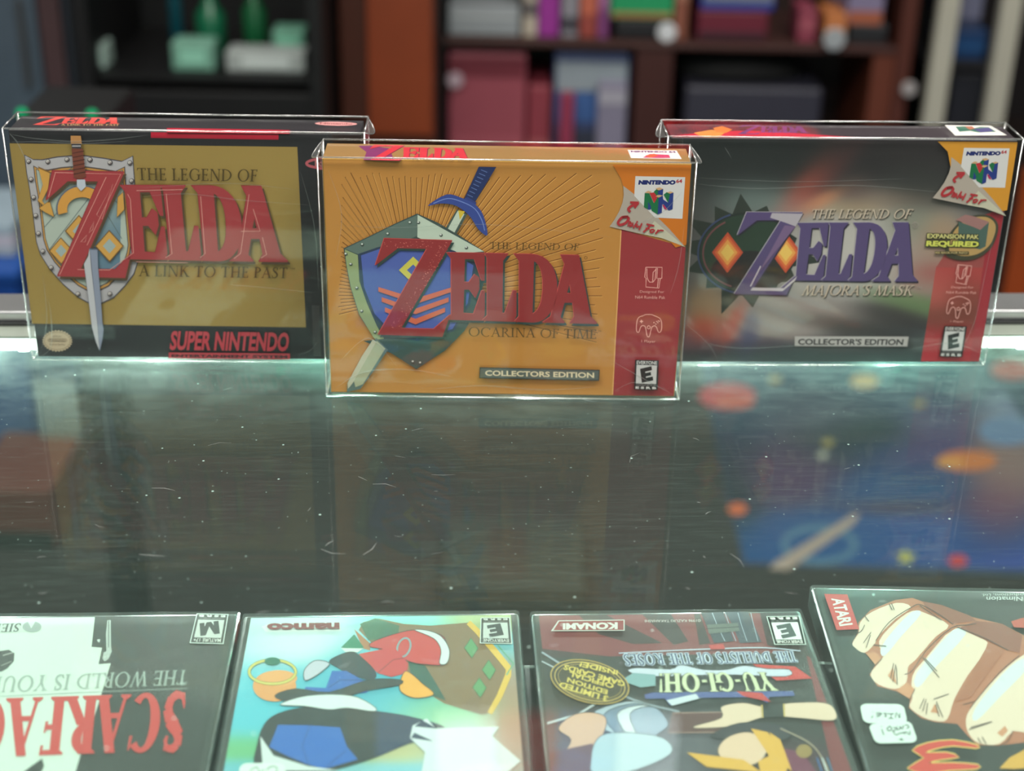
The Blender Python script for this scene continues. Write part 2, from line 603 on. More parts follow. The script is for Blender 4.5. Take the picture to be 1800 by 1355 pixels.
class Art:
    """flat inked shapes stacked on one face; shapes are given in photo pixels and mapped onto the face"""

    def __init__(self, px2uv, uv2local, normal):
        self.m, self.l, self.n = px2uv, uv2local, Vector(normal)
        self.lay = 1
        self.reset()

    def reset(self):
        self.v, self.f, self.c, self.mi = [], [], [], []

    def raw(self, pts, tris, cols, mat=0, lay=None):
        b = len(self.v)
        off = self.n * LAYER * (self.lay if lay is None else lay)
        for p in pts:
            self.v.append(self.l(self.m(p)) + off)
        for tr in tris:
            self.f.append([b + i for i in tr])
            self.c.append([cols[i] for i in tr])
            self.mi.append(mat)

    def P(self, pts, col, mat=0, holes=(), up=1):
        if up:
            self.lay += 1
        c = L3(col)
        loops = [[Vector((x, y, 0)) for x, y in pts]] + [[Vector((x, y, 0)) for x, y in h] for h in holes]
        flat = [(v.x, v.y) for l in loops for v in l]
        self.raw(flat, tessellate_polygon(loops), [c] * len(flat), mat)

    def many(self, polys, col, mat=0):
        self.lay += 1
        c = L3(col)
        for i, p in enumerate(polys):
            n = len(p)
            self.raw(p, [list(range(n))], [c] * n, mat, self.lay + (i % 7) * .16)
        self.lay += 1

    def O(self, pts, col, up=1):
        """inked patch with a drawn outline"""
        self.P(pts, col, up=up)
        self.line(pts, 1.3, tuple(int(v * .28) for v in col), closed=True)

    def line(self, pts, w, col, closed=False, up=1):
        if up:
            self.lay += 1
        c = L3(col)
        pts = list(pts)
        if closed:
            pts = pts + [pts[0]]
        L, R = [], []
        n = len(pts)
        for i, (x, y) in enumerate(pts):
            if closed and i in (0, n - 1):
                a, b = pts[-2], pts[1]
            else:
                a, b = pts[max(i - 1, 0)], pts[min(i + 1, n - 1)]
            dx, dy = b[0] - a[0], b[1] - a[1]
            l = math.hypot(dx, dy) or 1
            ww = w[i] if isinstance(w, (list, tuple)) else w
            nx, ny = -dy / l * ww / 2, dx / l * ww / 2
            L.append((x + nx, y + ny)); R.append((x - nx, y - ny))
        k = len(L)
        self.raw(L + R, [[i, i + 1, k + i + 1, k + i] for i in range(k - 1)], [c] * (2 * k))

    def ell(self, cx, cy, rx, ry, col, rot=0, n=36, up=1, a0=0, a1=360):
        r = rad(rot)
        pts = []
        for k in range(n):
            a = rad(a0 + (a1 - a0) * k / (n if a1 - a0 == 360 else n - 1))
            x, y = rx * math.cos(a), ry * math.sin(a)
            pts.append((cx + x * math.cos(r) - y * math.sin(r), cy + x * math.sin(r) + y * math.cos(r)))
        self.P(pts, col, up=up)

    def ring(self, cx, cy, rx, ry, w, col, rot=0, n=36, a0=0, a1=360):
        r = rad(rot)
        pts = []
        m = n if a1 - a0 == 360 else n + 1
        for k in range(m):
            a = rad(a0 + (a1 - a0) * k / n)
            x, y = rx * math.cos(a), ry * math.sin(a)
            pts.append((cx + x * math.cos(r) - y * math.sin(r), cy + x * math.sin(r) + y * math.cos(r)))
        self.line(pts, w, col, closed=(a1 - a0 == 360))

    def text(self, polys, quad, col):
        """quad: top-left, top-right, bottom-right, bottom-left as the letters read"""
        h = homography([(0, 1), (1, 1), (1, 0), (0, 0)], quad)
        self.many([[h(p) for p in pl] for pl in polys], col)

    def T(self, s, quad, col, bold=0.0):
        self.text(text_polys(s, bold), quad, col)

    def S(self, s, quad, col, T=.13, t=.05, slant=0.0):
        self.text(serif_polys(s, T, t, slant), quad, col)

    def field(self, quad, nx, ny, blobs, base=None, gain=1.0):
        """airbrushed printed backdrop: soft colour blobs (x, y, rx, ry, rot, colour, weight)"""
        self.lay += 1
        h = homography([(0, 0), (1, 0), (1, 1), (0, 1)], quad)
        pts = [h((i / nx, j / ny)) for j in range(ny + 1) for i in range(nx + 1)]
        XY = np.array(pts)
        acc = np.zeros((len(pts), 3)); ws = np.zeros(len(pts))
        if base is not None:
            acc += np.array(base, float) * 0.06; ws += 0.06
        for x, y, rx, ry, ro, col, w in blobs:
            c, s = math.cos(rad(ro)), math.sin(rad(ro))
            dx, dy = XY[:, 0] - x, XY[:, 1] - y
            u, v = (dx * c + dy * s) / rx, (-dx * s + dy * c) / ry
            g = w * np.exp(-(u * u + v * v))
            acc += g[:, None] * np.array(col, float); ws += g
        C = acc / np.maximum(ws, 1e-6)[:, None]
        cols = [L3(c) for c in np.minimum(C * gain, 235)]
        fs = [[j * (nx + 1) + i, j * (nx + 1) + i + 1, (j + 1) * (nx + 1) + i + 1, (j + 1) * (nx + 1) + i] for j in range(ny) for i in range(nx)]
        self.raw(pts, fs, cols)

    def build(self, name, mats, parent, label=None):
        me = bpy.data.meshes.new(name)
        me.from_pydata([tuple(v) for v in self.v], [], self.f)
        # make every face look outwards
        at = me.color_attributes.new('ink', 'FLOAT_COLOR', 'CORNER')
        flat = []
        for cs in self.c:
            for c in cs:
                flat.extend((*c, 1.0))
        at.data.foreach_set('color', flat)
        me.polygons.foreach_set('material_index', self.mi)
        n = self.n
        flip = [p.index for p in me.polygons if p.normal.dot(n) < 0]
        if flip:
            bm = bmesh.new(); bm.from_mesh(me); bm.faces.ensure_lookup_table()
            bmesh.ops.reverse_faces(bm, faces=[bm.faces[i] for i in flip])
            bm.to_mesh(me); bm.free()
        o = link(name, me, mats, parent)
        if label:
            o['label'] = label
        self.reset()
        return o


def smooth_loop(pts, n=4, closed=True):
    out = []
    N = len(pts)
    rng = range(N if closed else N - 1)
    for i in rng:
        p0, p1, p2, p3 = [pts[(i + k) % N] if closed else pts[min(max(i + k, 0), N - 1)] for k in (-1, 0, 1, 2)]
        for k in range(n):
            t = k / n
            out.append(tuple(.5 * (2 * b + (c - a) * t + (2 * a - 5 * b + 4 * c - d) * t * t + (3 * b - a - 3 * c + d) * t ** 3) for a, b, c, d in zip(p0, p1, p2, p3)))
    if not closed:
        out.append(pts[-1])
    return out


# the large title letters, measured once on the middle box
def _c1(p): return (590 + .17710 * p[0], 380 + .17710 * p[1])
def _c2(p): return (770 + p[0] / 6, 420 + p[1] / 6)


BIG = [
    ([_c1(p) for p in [(485, 245), (1165, 265), (660, 1145), (985, 1150), (1150, 1005), (1070, 1230), (430, 1210), (910, 350), (620, 345), (395, 520)]], []),
    ([_c2(p) for p in [(95, 170), (500, 175), (500, 470), (468, 470), (390, 240), (290, 240), (285, 485), (335, 485), (395, 400), (445, 435), (445, 560), (405, 655), (340, 565), (285, 565), (278, 815), (385, 822), (470, 575), (503, 575), (503, 835), (470, 895), (100, 885), (150, 830), (145, 240)]], []),
    ([_c2(p) for p in [(500, 175), (755, 180), (695, 255), (690, 815), (715, 815), (800, 572), (838, 572), (838, 840), (810, 905), (470, 895), (530, 840), (525, 230)]], []),
    ([_c2(p) for p in [(805, 182), (1010, 185), (1065, 195), (1120, 215), (1165, 248), (1205, 295), (1233, 345), (1252, 405), (1265, 475), (1268, 540), (1265, 605), (1255, 670), (1240, 725), (1218, 775), (1190, 815), (1160, 850), (1125, 882), (1085, 900), (1050, 909), (1010, 912), (810, 905), (865, 850), (865, 260)]],
     [[_c2(p) for p in [(1022, 260), (1052, 282), (1075, 310), (1095, 355), (1107, 405), (1114, 460), (1115, 520), (1113, 590), (1105, 650), (1095, 700), (1080, 740), (1058, 780), (1030, 808), (1008, 820)]]]),
    ([_c2(p) for p in [(1300, 190), (1500, 195), (1620, 840), (1690, 910), (1685, 925), (1400, 920), (1448, 850), (1432, 700), (1345, 700), (1305, 850), (1350, 905), (1345, 918), (1110, 912), (1200, 850), (1345, 290)]], [[_c2(p) for p in [(1400, 500), (1370, 600), (1415, 602)]]]),
]
BIG_REF = [(675.9, 423.4), (1020, 452.5), (1051.7, 572.5), (666.2, 594.3)]


def big_title(art, ref, front, back=None, shift=(1.2, 1.6), glow=None):
    h = homography(BIG_REF, ref)
    for k, col in ((2, back), (1, glow), (0, front)):
        if col is None:
            continue
        dx, dy = (shift[0] * k, shift[1] * k) if k == 2 else ((-1.0, -0.8) if k == 1 else (0, 0))
        art.lay += 1
        for o, hs in BIG:
            f = lambda p: (h(p)[0] + dx, h(p)[1] + dy)
            art.P([f(p) for p in o], col, holes=[[f(p) for p in q] for q in hs], up=0)
    return h


def rating(art, quad, letter, word, outline=False):
    h = homography([(0, 0), (1, 0), (1, 1), (0, 1)], quad)
    R = lambda a, b, c, d: [h((a, b)), h((c, b)), h((c, d)), h((a, d))]
    if outline:
        art.P(R(-.03, -.025, 1.03, 1.025), (215, 225, 220))
    art.P(R(0, 0, 1, 1), (30, 30, 30))
    art.P(R(.07, .17, .93, .80), (200, 203, 200))
    ink, paper = (28, 32, 32), (215, 215, 210)
    lq = [h(p) for p in [(.22, .30), (.70, .20), (.80, .68), (.32, .77)]]
    if letter == 'E':
        g = [[(0, 0), (.42, 0), (.42, 1), (0, 1)], [(0, .72), (1, .72), (1, 1), (0, 1)], [(0, .38), (.88, .38), (.88, .62), (0, .62)], [(0, 0), (1, 0), (1, .28), (0, .28)]]
    else:
        g = [[(0, 0), (.26, 0), (.26, 1), (0, 1)], [(.74, 0), (1, 0), (1, 1), (.74, 1)], [(0, 1), (.28, 1), (.62, 0), (.38, 0)], [(.72, 1), (1, 1), (.62, 0), (.38, 0)]]
        lq = [h(p) for p in [(.14, .32), (.74, .22), (.86, .66), (.26, .77)]]
    art.text(g, lq, ink)
    art.T(word, [h(p) for p in [(.07, .03), (.93, .03), (.93, .145), (.07, .145)]], paper, .02)
    art.T('CONTENT RATED BY', [h(p) for p in [(.08, .825), (.92, .825), (.92, .875), (.08, .875)]], (150, 152, 150))
    art.T('E S R B', [h(p) for p in [(.06, .895), (.94, .895), (.94, .975), (.06, .975)]], paper, .06)

# ================================================================== THE ROOM
FLOOR_Z = -1.0


def plane_obj(name, pts, mat):
    me = bpy.data.meshes.new(name)
    me.from_pydata(pts, [], [list(range(len(pts)))])
    return link(name, me, mat)


M_carpet = solid('dark_carpet', (46, 40, 40), 0.95, noise=0.5, scale=60, bump=0.3)
M_wall = solid('dark_wall_paint', (40, 36, 38), 0.8, noise=0.1, scale=4)
M_ceil = solid('ceiling_tile_white', (205, 208, 204), 0.9, noise=0.05, scale=8)
struct(obj('floor', bx(-4.2, 4.2, -2.6, 4.7, FLOOR_Z - .05, FLOOR_Z), M_carpet))
struct(obj('ceiling', bx(-4.2, 4.2, -2.6, 4.7, CEIL, CEIL + .05), M_ceil))
struct(obj('wall_back', bx(-4.2, 4.2, 4.6, 4.7, FLOOR_Z, CEIL), M_wall))
struct(obj('wall_left', bx(-4.2, -4.1, -2.6, 4.6, FLOOR_Z, CEIL), M_wall))
struct(obj('wall_right', bx(4.1, 4.2, -2.6, 4.6, FLOOR_Z, CEIL), M_wall))

M_lampframe = solid('white_enamel', (225, 228, 226), 0.4)
M_lampglow = emit('lit_diffuser', (255, 246, 232), 2.2)
where = {0: 'behind the counter on the left', 1: 'behind the counter on the right', 2: 'above the counter on the left, added to brighten the flat cases', 3: 'above the counter on the right, added to brighten the flat cases', 4: 'over the shop floor, nearer the dark cabinet', 5: 'over the shop floor, nearer the bookcase'}
for i, (lx, ly) in enumerate(LIGHT_SPOTS):
    t = thing('ceiling_light', 'white fluorescent ceiling panel ' + where[i], 'light', (lx, ly, CEIL - .08), 0, 'fluorescent ceiling panels')
    bm = bx(-.6, .6, -.3, .3, .0, .079)
    obj('frame', bm, M_lampframe, t)
    obj('diffuser', bx(-.57, .57, -.27, .27, -.003, .001), M_lampglow, t)

# ================================================================== THE GLASS COUNTER
YAW = rad(3.2)
M_glass = scratched_glass('scratched_counter_glass')
M_pane = clear_plastic('front_pane_glass', (0.90, 0.955, 0.93), 0.043, rough=0.0)
M_alu = solid('brushed_aluminium', (200, 203, 204), 0.28, 0.9, noise=0.06, scale=90)
M_alu_d = solid('grey_green_channel', (150, 160, 148), 0.35, 0.6, noise=0.06, scale=60)
M_shadow_gap = solid('dark_shadow_gap', (30, 33, 33), 0.5)
M_black = solid('black_laminate', (22, 22, 23), 0.45, noise=0.2, scale=25)
M_led = emit('white_led_diffuser', (238, 255, 240), 5.0)
M_ledchip = {'w': emit('white_diode', (235, 255, 245), 30.0), 't': emit('teal_diode', (90, 255, 205), 30.0)}
case = thing('display_case', 'glass shop counter with a scratched top, aluminium front rail and white light strip under it', 'display case', (0, 0, 0), YAW)
o = obj('top_glass', bx(-.95, .95, .12, .862, -.008, 0), M_glass, case)
o['label'] = 'scratched green-tinted glass top'
obj('front_glass', bx(-.95, .95, .860, .866, -.60, -.0085), M_pane, case)
M_mark = clear_plastic('scratch_mark', (0.9, 0.95, 0.93), 0.10, haze=0.24, rough=0.3)
bm = bmesh.new()
for k in range(60):
    x_, y_ = random.uniform(-.26, .24), random.uniform(.50, .76)
    a_, l_, wd = random.gauss(0.1, .7), random.choice((.002, .004, .006, .012)), random.uniform(.00006, .00014)
    dx_, dy_ = math.cos(a_) * l_, math.sin(a_) * l_
    bend = random.uniform(-.2, .2) * l_
    P_ = [(x_, y_), (x_ + dx_ / 2 - math.sin(a_) * bend, y_ + dy_ / 2 + math.cos(a_) * bend), (x_ + dx_, y_ + dy_)]
    L_ = [bm.verts.new((p[0] - math.sin(a_) * wd * (1, 1.6, .4)[i], p[1] + math.cos(a_) * wd * (1, 1.6, .4)[i], .00004)) for i, p in enumerate(P_)]
    R_ = [bm.verts.new((p[0] + math.sin(a_) * wd * (1, 1.6, .4)[i], p[1] - math.cos(a_) * wd * (1, 1.6, .4)[i], .00004)) for i, p in enumerate(P_)]
    for i in (0, 1):
        bm.faces.new((L_[i], R_[i], R_[i + 1], L_[i + 1]))
o = obj('scratch_marks', bm, M_mark, case)
o['kind'] = 'stuff'
bm = bmesh.new()
box(bm, -.95, .95, .8395, .868, .0035, .0095, .0012)
rail = obj('front_rail', bm, M_alu, case)
obj('shadow_gap', bx(-.95, .95, .836, .868, .0021, .0036), M_shadow_gap, case)  # dark strip painted in for the shadow gap under the rail
obj('rail_channel', bx(-.95, .95, .8215, .868, .0002, .0021, bev=.0005), M_alu_d, case)
obj('plinth', bx(-.95, .95, .14, .868, FLOOR_Z + .001, -.60, bev=.004), M_black, case)
strip = obj('light_strip', bx(-.93, .93, .8425, .8555, -.0175, -.0105, bev=.002), M_led, case)
for k in range(30):
    xx = -.55 + k * .038
    obj('diode', bx(xx - .003, xx + .003, .8400, .8424, -.0165, -.0115, bev=.0006), M_ledchip['t' if k % 5 in (2,) else 'w'], strip)
for k in range(10):
    d = bpy.data.lights.new('light_strip_lamp', 'POINT')
    d.energy = 2.4
    d.shadow_soft_size = 0.006
    d.color = (0.55, 1.0, 0.86) if k % 3 == 1 else (0.90, 1.0, 0.95)
    o = bpy.data.objects.new('light_strip_lamp', d)
    COL.objects.link(o)
    o.location = Matrix.Rotation(YAW, 4, 'Z') @ Vector((-.50 + k * .111, .8335, -.0165))
# black inner shelf with a bright glass edge, where the flat cases lie
SH_Z = -.0680
sh = obj('inner_shelf', bx(-.95, .95, .13, .5930, SH_Z - .012, SH_Z), M_black, case)
obj('shelf_edge', bx(-.95, .95, .5930, .5965, SH_Z - .009, SH_Z - .0005, bev=.001), solid('pale_edge', (205, 220, 215), 0.2), sh)
for sx in (-1, 1):
    obj('side_panel', bx(sx * .949 - .006, sx * .949 + .006, .14, .859, -.6, -.0085), M_black, case)

# ================================================================== THE BOXED GAMES IN CLEAR PROTECTORS
M_clear = clear_plastic('clear_protector', (0.985, 0.99, 0.985), 0.055, bump=0.05, bscale=12, rough=0.012, gain=1.2)
M_crease = clear_plastic('protector_crease', (0.93, 0.95, 0.94), 0.30, haze=0.16, rough=0.18)
M_ink = printed('printed_card', 0.42, 0, 0.10, 14)
M_ink_flat = printed('printed_paper', 0.5, paper=0.72)
M_foil = printed('gold_foil_print', 0.36, 0.35, 0.10, 14)
BOX = {
    'C': dict(x=-.00474, y=.74333, yaw=.01989, W=.193, H=.13587, D=.03074),
    'L': dict(x=-.17619, y=.78077, yaw=.02542, W=.19117, H=.13583, D=.03056),
    'R': dict(x=.17638, y=.79317, yaw=.04717, W=.193, H=.13587, D=.03074),
}
GAP = .0026


M_wrinkle_glint = clear_plastic('wrinkle_glint', (0.97, 0.98, 0.97), 0.14, haze=0.12, rough=0.12)  # see-through pale material for the painted highlights on the wrap


def wrinkles(A, parent, lines):
    """raised wrinkles of the clear wrap around a carton"""
    A.lay += 10
    for pts, w in lines:
        q = smooth_loop(pts, 5, False)
        n = len(q)
        A.line(q, [max(.25, w * math.sin(math.pi * (i + .5) / n)) for i in range(n)], (255, 255, 255), up=0)
    o = A.build('wrinkle_glints', M_wrinkle_glint, parent, 'highlights on the wrinkles of the clear wrap, drawn as pale ribbons')
    o['kind'] = 'stuff'


def protector(k, label, arcs):
    b = BOX[k]
    W, H, D = b['W'], b['H'], b['D']
    t = thing('box_protector', label, 'plastic box protector', (b['x'], b['y'], .0004), b['yaw'], 'clear plastic box protectors')
    bm = bx(-W / 2, W / 2, 0, D, 0, H, bev=.0009)
    s = obj('sleeve', bm, M_clear, t)
    bm = bmesh.new()
    r = .0005
    X, Y, Z = W / 2 - .0004, (.0004, D - .0004), (.0004, H - .0004)
    for y in Y:
        for z in Z:
            tube(bm, [(-X, y, z), (X, y, z)], r)
        for x in (-X, X):
            tube(bm, [(x, y, Z[0]), (x, y, Z[1])], r)
    for x in (-X, X):
        for z in Z:
            tube(bm, [(x, Y[0], z), (x, Y[1], z)], r)
    obj('fold_crease', bm, M_crease, t, True)
    # rounded tuck flap bulging out of the end of the sleeve
    for sx in arcs:
        bm = bmesh.new()
        pts = []
        for i in range(13):
            a = math.pi * i / 12
            pts.append((sx * (W / 2 + .0040 * math.sin(a)), D * .06 + D * .88 * i / 12, H - .0008 - .0035 * math.sin(a)))
        tube(bm, pts, .0003, 5)
        a = [bm.verts.new(p) for p in pts]
        c = [bm.verts.new((sx * (W / 2 + .0002), p[1], H - .0009)) for p in pts]
        for i in range(12):
            bm.faces.new((a[i], a[i + 1], c[i + 1], c[i]))
        obj('tuck_flap', bm, M_crease, t, True)
    return t


def carton(k, label, col, front_px, top_px, metal=0.0):
    b = BOX[k]
    W, H, D = b['W'] - 2 * GAP, b['H'] - .0030, b['D'] - 2 * GAP
    z0 = .0012
    t = thing('game_box', label, 'boxed game', (b['x'], b['y'], .0004), b['yaw'], 'boxed games on the counter')
    obj('carton', bx(-W / 2, W / 2, GAP, GAP + D, z0, z0 + H, bev=.0005), solid('carton_card', col, 0.4, metal), t)
    fr = Art(homography(front_px, [(0, H), (W, H), (W, 0), (0, 0)]), lambda q: Vector((q[0] - W / 2, GAP, z0 + q[1])), (0, -1, 0))
    tp = Art(homography(top_px, [(0, D), (W, D), (W, 0), (0, 0)]), lambda q: Vector((q[0] - W / 2, GAP + q[1], z0 + H)), (0, 0, 1))
    return t, fr, tp


# ---- middle box: gold -------------------------------------------------------
FC = [(564, 283.3), (1218.9, 291.8), (1188, 704), (583.6, 698.7)]
TC = [(573.8, 251), (1211.3, 261.6), (1218.9, 291.8), (564, 283.3)]
g, A, TP = carton('C', 'gold boxed video game with a red side panel, nearest of the three boxes', (165, 125, 55), FC, TC, .4)
GOLD = (208, 148, 74)
A.P([(566, 285), (1217, 293.5), (1186.5, 702.5), (585, 697.3)], GOLD, mat=1)
# thin embossed rays
cx, cy = 727, 528
for k in range(74):
    a = rad(-14 + k * (208 / 73))
    dx, dy = math.cos(a), -math.sin(a)
    ts = []
    for lim, o0, d0 in ((1072, cx, dx), (592, cx, dx), (304, cy, dy), (640, cy, dy)):
        if abs(d0) > 1e-6:
            tt = (lim - o0) / d0
            if tt > 0:
                ts.append(tt)
    t1 = min(ts) * (.93 + .05 * random.random())
    t0 = 95
    if t1 > t0 + 20:
        A.line([(cx + dx * t0, cy + dy * t0), (cx + dx * t1, cy + dy * t1)], 1.7, (128, 80, 32), up=(k == 0))
        A.line([(cx + dx * t0 + .9, cy + dy * t0 + 1.2), (cx + dx * t1 + .9, cy + dy * t1 + 1.2)], 1.0, (232, 178, 96), up=0)
A.build('front_print', [M_ink, M_foil], g, 'gold foil print with fine rays')


def _k(p): return (1060 + .13284 * p[0], 280 + .13284 * p[1])


CORNER_REF = [(1119.1, 313.2), (1207.2, 314.8), (1202.1, 388.9), (1073.9, 402.9)]


def corner(A, ref, orange, frame):
    """orange corner, turned-up white page with handwriting and the white badge"""
    h = homography(CORNER_REF, ref)
    K = lambda ps: [h(_k(p)) for p in ps]
    A.P(frame, orange)
    A.P(K([(283, 380), (440, 500), (700, 760), (900, 960), (1105, 1195), (800, 1080), (500, 1018), (270, 966), (103, 926), (170, 830), (232, 720), (276, 600), (291, 500)]), (168, 160, 148))
    A.P(K([(700, 850), (1105, 1195), (800, 1080), (560, 1030)]), (188, 188, 165))
    A.P(K([(445, 250), (1108, 262), (1070, 820), (705, 805), (430, 515)]), (205, 206, 204))
    navy, grn, blu, red, tan = (28, 40, 100), (22, 104, 62), (32, 52, 122), (178, 44, 48), (196, 160, 118)
    A.T('NINTENDO', K([(492, 302), (985, 302), (975, 364), (482, 364)]), navy, .085)
    A.T('64', K([(990, 288), (1070, 288), (1065, 340), (985, 340)]), (170, 40, 50), .03)
    for pts, c in [
        ([(690, 455), (745, 408), (765, 440), (745, 500), (710, 515)], grn), ([(745, 450), (815, 420), (810, 505), (745, 500)], blu),
        ([(570, 475), (630, 480), (690, 610), (735, 515), (755, 535), (740, 762), (665, 716), (615, 590), (612, 695), (558, 662)], grn),
        ([(615, 590), (652, 655), (650, 695), (612, 697)], blu),
        ([(632, 476), (690, 465), (742, 522), (695, 612)], red),
        ([(755, 533), (808, 505), (815, 560), (880, 605), (905, 480), (951, 466), (940, 690), (886, 708), (820, 625), (800, 625), (796, 740), (740, 762)], blu),
        ([(820, 495), (862, 462), (905, 478), (880, 605)], grn),
        ([(802, 632), (826, 632), (872, 700), (832, 690)], (170, 40, 90)),
        ([(570, 470), (612, 444), (662, 454), (630, 478)], tan), ([(712, 412), (765, 397), (817, 418), (750, 438)], tan),
        ([(712, 518), (760, 497), (810, 508), (755, 535)], tan), ([(864, 465), (912, 450), (951, 466), (905, 482)], tan)]:
        A.P(K(pts), c)
    rd = (165, 45, 52)
    for w, st in [(4.0, [(375, 600), (490, 604)]), (4.0, [(486, 604), (432, 672)]), (4.5, smooth_loop([(480, 610), (395, 645), (350, 690), (378, 728)], 4, False)),
                  (4.6, smooth_loop([(350, 792), (268, 802), (215, 868), (238, 900), (310, 878), (356, 822), (330, 795), (270, 800)], 4, False)),
                  (2.6, [(372, 848), (345, 920)]), (2.6, smooth_loop([(350, 905), (385, 862), (378, 905), (372, 930)], 3, False)), (2.6, smooth_loop([(380, 920), (412, 872), (404, 925)], 3, False)),
                  (2.8, [(474, 850), (418, 945)]), (2.8, smooth_loop([(470, 890), (462, 930), (500, 915)], 3, False)), (2.8, [(532, 878), (492, 968)]),
                  (3.2, [(592, 890), (695, 912)]), (3.2, [(650, 900), (585, 968), (550, 995)]), (2.8, [(580, 942), (635, 952)]),
                  (2.8, smooth_loop([(690, 960), (650, 965), (645, 1000), (685, 990), (700, 962)], 3, False)), (2.8, [(752, 962), (712, 1022)]), (2.8, smooth_loop([(728, 1000), (770, 972), (820, 976)], 3, False))]:
        A.line(K(st), w, rd)
    A.build('console_badge', M_ink, g if ref is CORNER_REF else gr, 'turned-up paper corner with a white badge and red handwriting')


# side panel and lettering of the middle box
A.P([(1094.2, 408), (1208, 440), (1204, 500), (1186.5, 702.5), (1079.8, 701.8)], (146, 50, 54))
A.line([(1094.0, 410), (1079.4, 701)], 1.6, (226, 176, 110))


def _p(p): return (1060 + .19185 * p[0], 450 + .19185 * p[1])


def side_icons(A, parent, hr=lambda p: p, hc=lambda p: p, col=(232, 170, 160), tx=None):
    for pl in [[(405, 133), (555, 133), (552, 235), (537, 240), (525, 325), (405, 315), (408, 235), (395, 225), (405, 133)],
               [(415, 145), (415, 220), (425, 250), (440, 270), (470, 270), (490, 245), (500, 140)], [(500, 150), (472, 180), (468, 265)], [(512, 140), (505, 235), (548, 236)], [(520, 238), (512, 318)]]:
        A.line([hr(_p(p)) for p in pl], 1.3, col)
    body = [(435, 568), (400, 570), (380, 580), (345, 592), (325, 625), (318, 700), (325, 730), (342, 730), (355, 690), (370, 672), (395, 675), (405, 700), (415, 760), (427, 775), (440, 765), (455, 700), (465, 680), (490, 672), (505, 690), (520, 730), (537, 730), (550, 700), (550, 640), (535, 605), (505, 588), (480, 578), (460, 570)]
    A.line([hc(_p(p)) for p in smooth_loop(body, 2)], 1.3, col, closed=True)
    A.line([hc(_p((432 + 14 * math.cos(t), 686 + 14 * math.sin(t)))) for t in [k * .5236 for k in range(12)]], 1.2, col, closed=True)
    A.line([hc(_p((350, 632))), hc(_p((380, 632)))], 1.8, col)
    A.line([hc(_p((365, 617))), hc(_p((365, 647)))], 1.8, col)
    for x, y in [(480, 642), (505, 632), (497, 656), (520, 626), (530, 630), (515, 642)]:
        q = hc(_p((x, y)))
        A.ell(q[0], q[1], 1.1, 1.1, col, n=8)
    for s, q in tx:
        A.T(s, q, col, .0)


q_ = lambda f, ps: [f(p) for p in ps]
side_icons(A, g, tx=[('Designed For', q_(_p, [(350, 345), (575, 347), (573, 376), (350, 374)])), ('N64 Rumble Pak', q_(_p, [(308, 393), (583, 396), (582, 424), (308, 421)])), ('1 Player', q_(_p, [(365, 800), (495, 803), (492, 834), (365, 830)]))])
A.build('side_panel_print', M_ink, g, 'red side panel with outlined pictograms')
corner(A, CORNER_REF, (196, 112, 30), [(1079, 293), (1217.5, 293.8), (1209, 435), (1190, 440), (1100, 340), (1094, 318)])

# plain heater shield and plain sword behind the title
X1 = lambda ps: [_c1(p) for p in ps]
A.P([(842, 296.5), (873, 297), (832, 365), (815, 357)], (36, 48, 92))
for k in range(9):
    yy = 302 + k * 6.3
    A.line([(846 - k * 3.4, yy), (857 - k * 3.6, yy + 4.5)], 1.5, (88, 108, 160))
A.P([(822, 350), (838, 360), (833, 376), (806, 368)], (48, 62, 124))
A.P(smooth_loop([(752, 366), (785, 346), (812, 352), (834, 362), (850, 382), (858, 418), (842, 408), (826, 384), (802, 366), (775, 362)], 4), (54, 72, 142))
A.line(smooth_loop([(762, 362), (788, 353), (815, 360), (836, 372), (848, 392), (853, 410)], 4, False), 1.6, (110, 132, 196))
A.P([(804, 372), (822, 381), (797, 428), (777, 418)], (70, 86, 78))
A.P([(805, 375), (817, 381), (793, 426), (781, 420)], (190, 206, 188))
A.P([(806, 374), (818, 376), (809, 391)], (206, 182, 60))
SHIELD = [(733.4, 380), (770, 396), (812, 421), (852, 447), (852, 500), (842, 548), (818, 588), (785, 622), (734, 656), (690, 628), (658, 600), (632, 560), (616, 510), (608, 470), (604, 442), (650, 420), (694, 398)]
A.P(SHIELD, (60, 76, 72))
A.P([(733, 383), (733, 420), (660, 452), (628, 452), (606, 443), (652, 421), (694, 400)], (92, 112, 104))
A.P([(734, 382), (852, 447), (800, 452), (734, 422)], (186, 204, 186))
A.P([(606, 444), (629, 454), (632, 500), (646, 540), (664, 580), (690, 626), (658, 600), (633, 560), (617, 510), (609, 470)], (142, 160, 112))
A.P([(640, 606), (700, 600), (770, 612), (785, 621), (734, 655), (690, 628)], (58, 82, 76))
FIELD = [(630, 452), (664, 440), (733, 424), (800, 446), (838, 470), (828, 540), (800, 588), (735, 606), (690, 596), (656, 560), (636, 510)]
A.P(FIELD, (46, 60, 84))
A.P([(734 + (x - 734) * .955, 510 + (y - 510) * .955) for x, y in FIELD], (78, 96, 168))
for x, y in [(721, 396), (736, 396), (682, 416), (776, 418), (637, 435), (821, 440), (608, 452), (617, 470), (628, 512), (637, 553), (661, 590), (728, 642), (741, 644)]:
    A.ell(x, y, 3.0, 2.6, (58, 70, 66), n=12); A.ell(x - .6, y - .8, 1.9, 1.6, (200, 210, 200), n=12)
A.P([(727, 456), (752, 480), (727, 504), (702, 480)], (200, 196, 84))
A.P([(727, 470), (738, 480), (727, 490), (716, 480)], (78, 96, 168))
for k in range(3):
    yy = 522 + k * 18
    A.P([(666 + 6 * k, yy - 12), (732, yy + 8), (796 - 6 * k, yy - 12), (796 - 6 * k, yy - 4), (732, yy + 18), (666 + 6 * k, yy - 4)], (204, 104, 76))
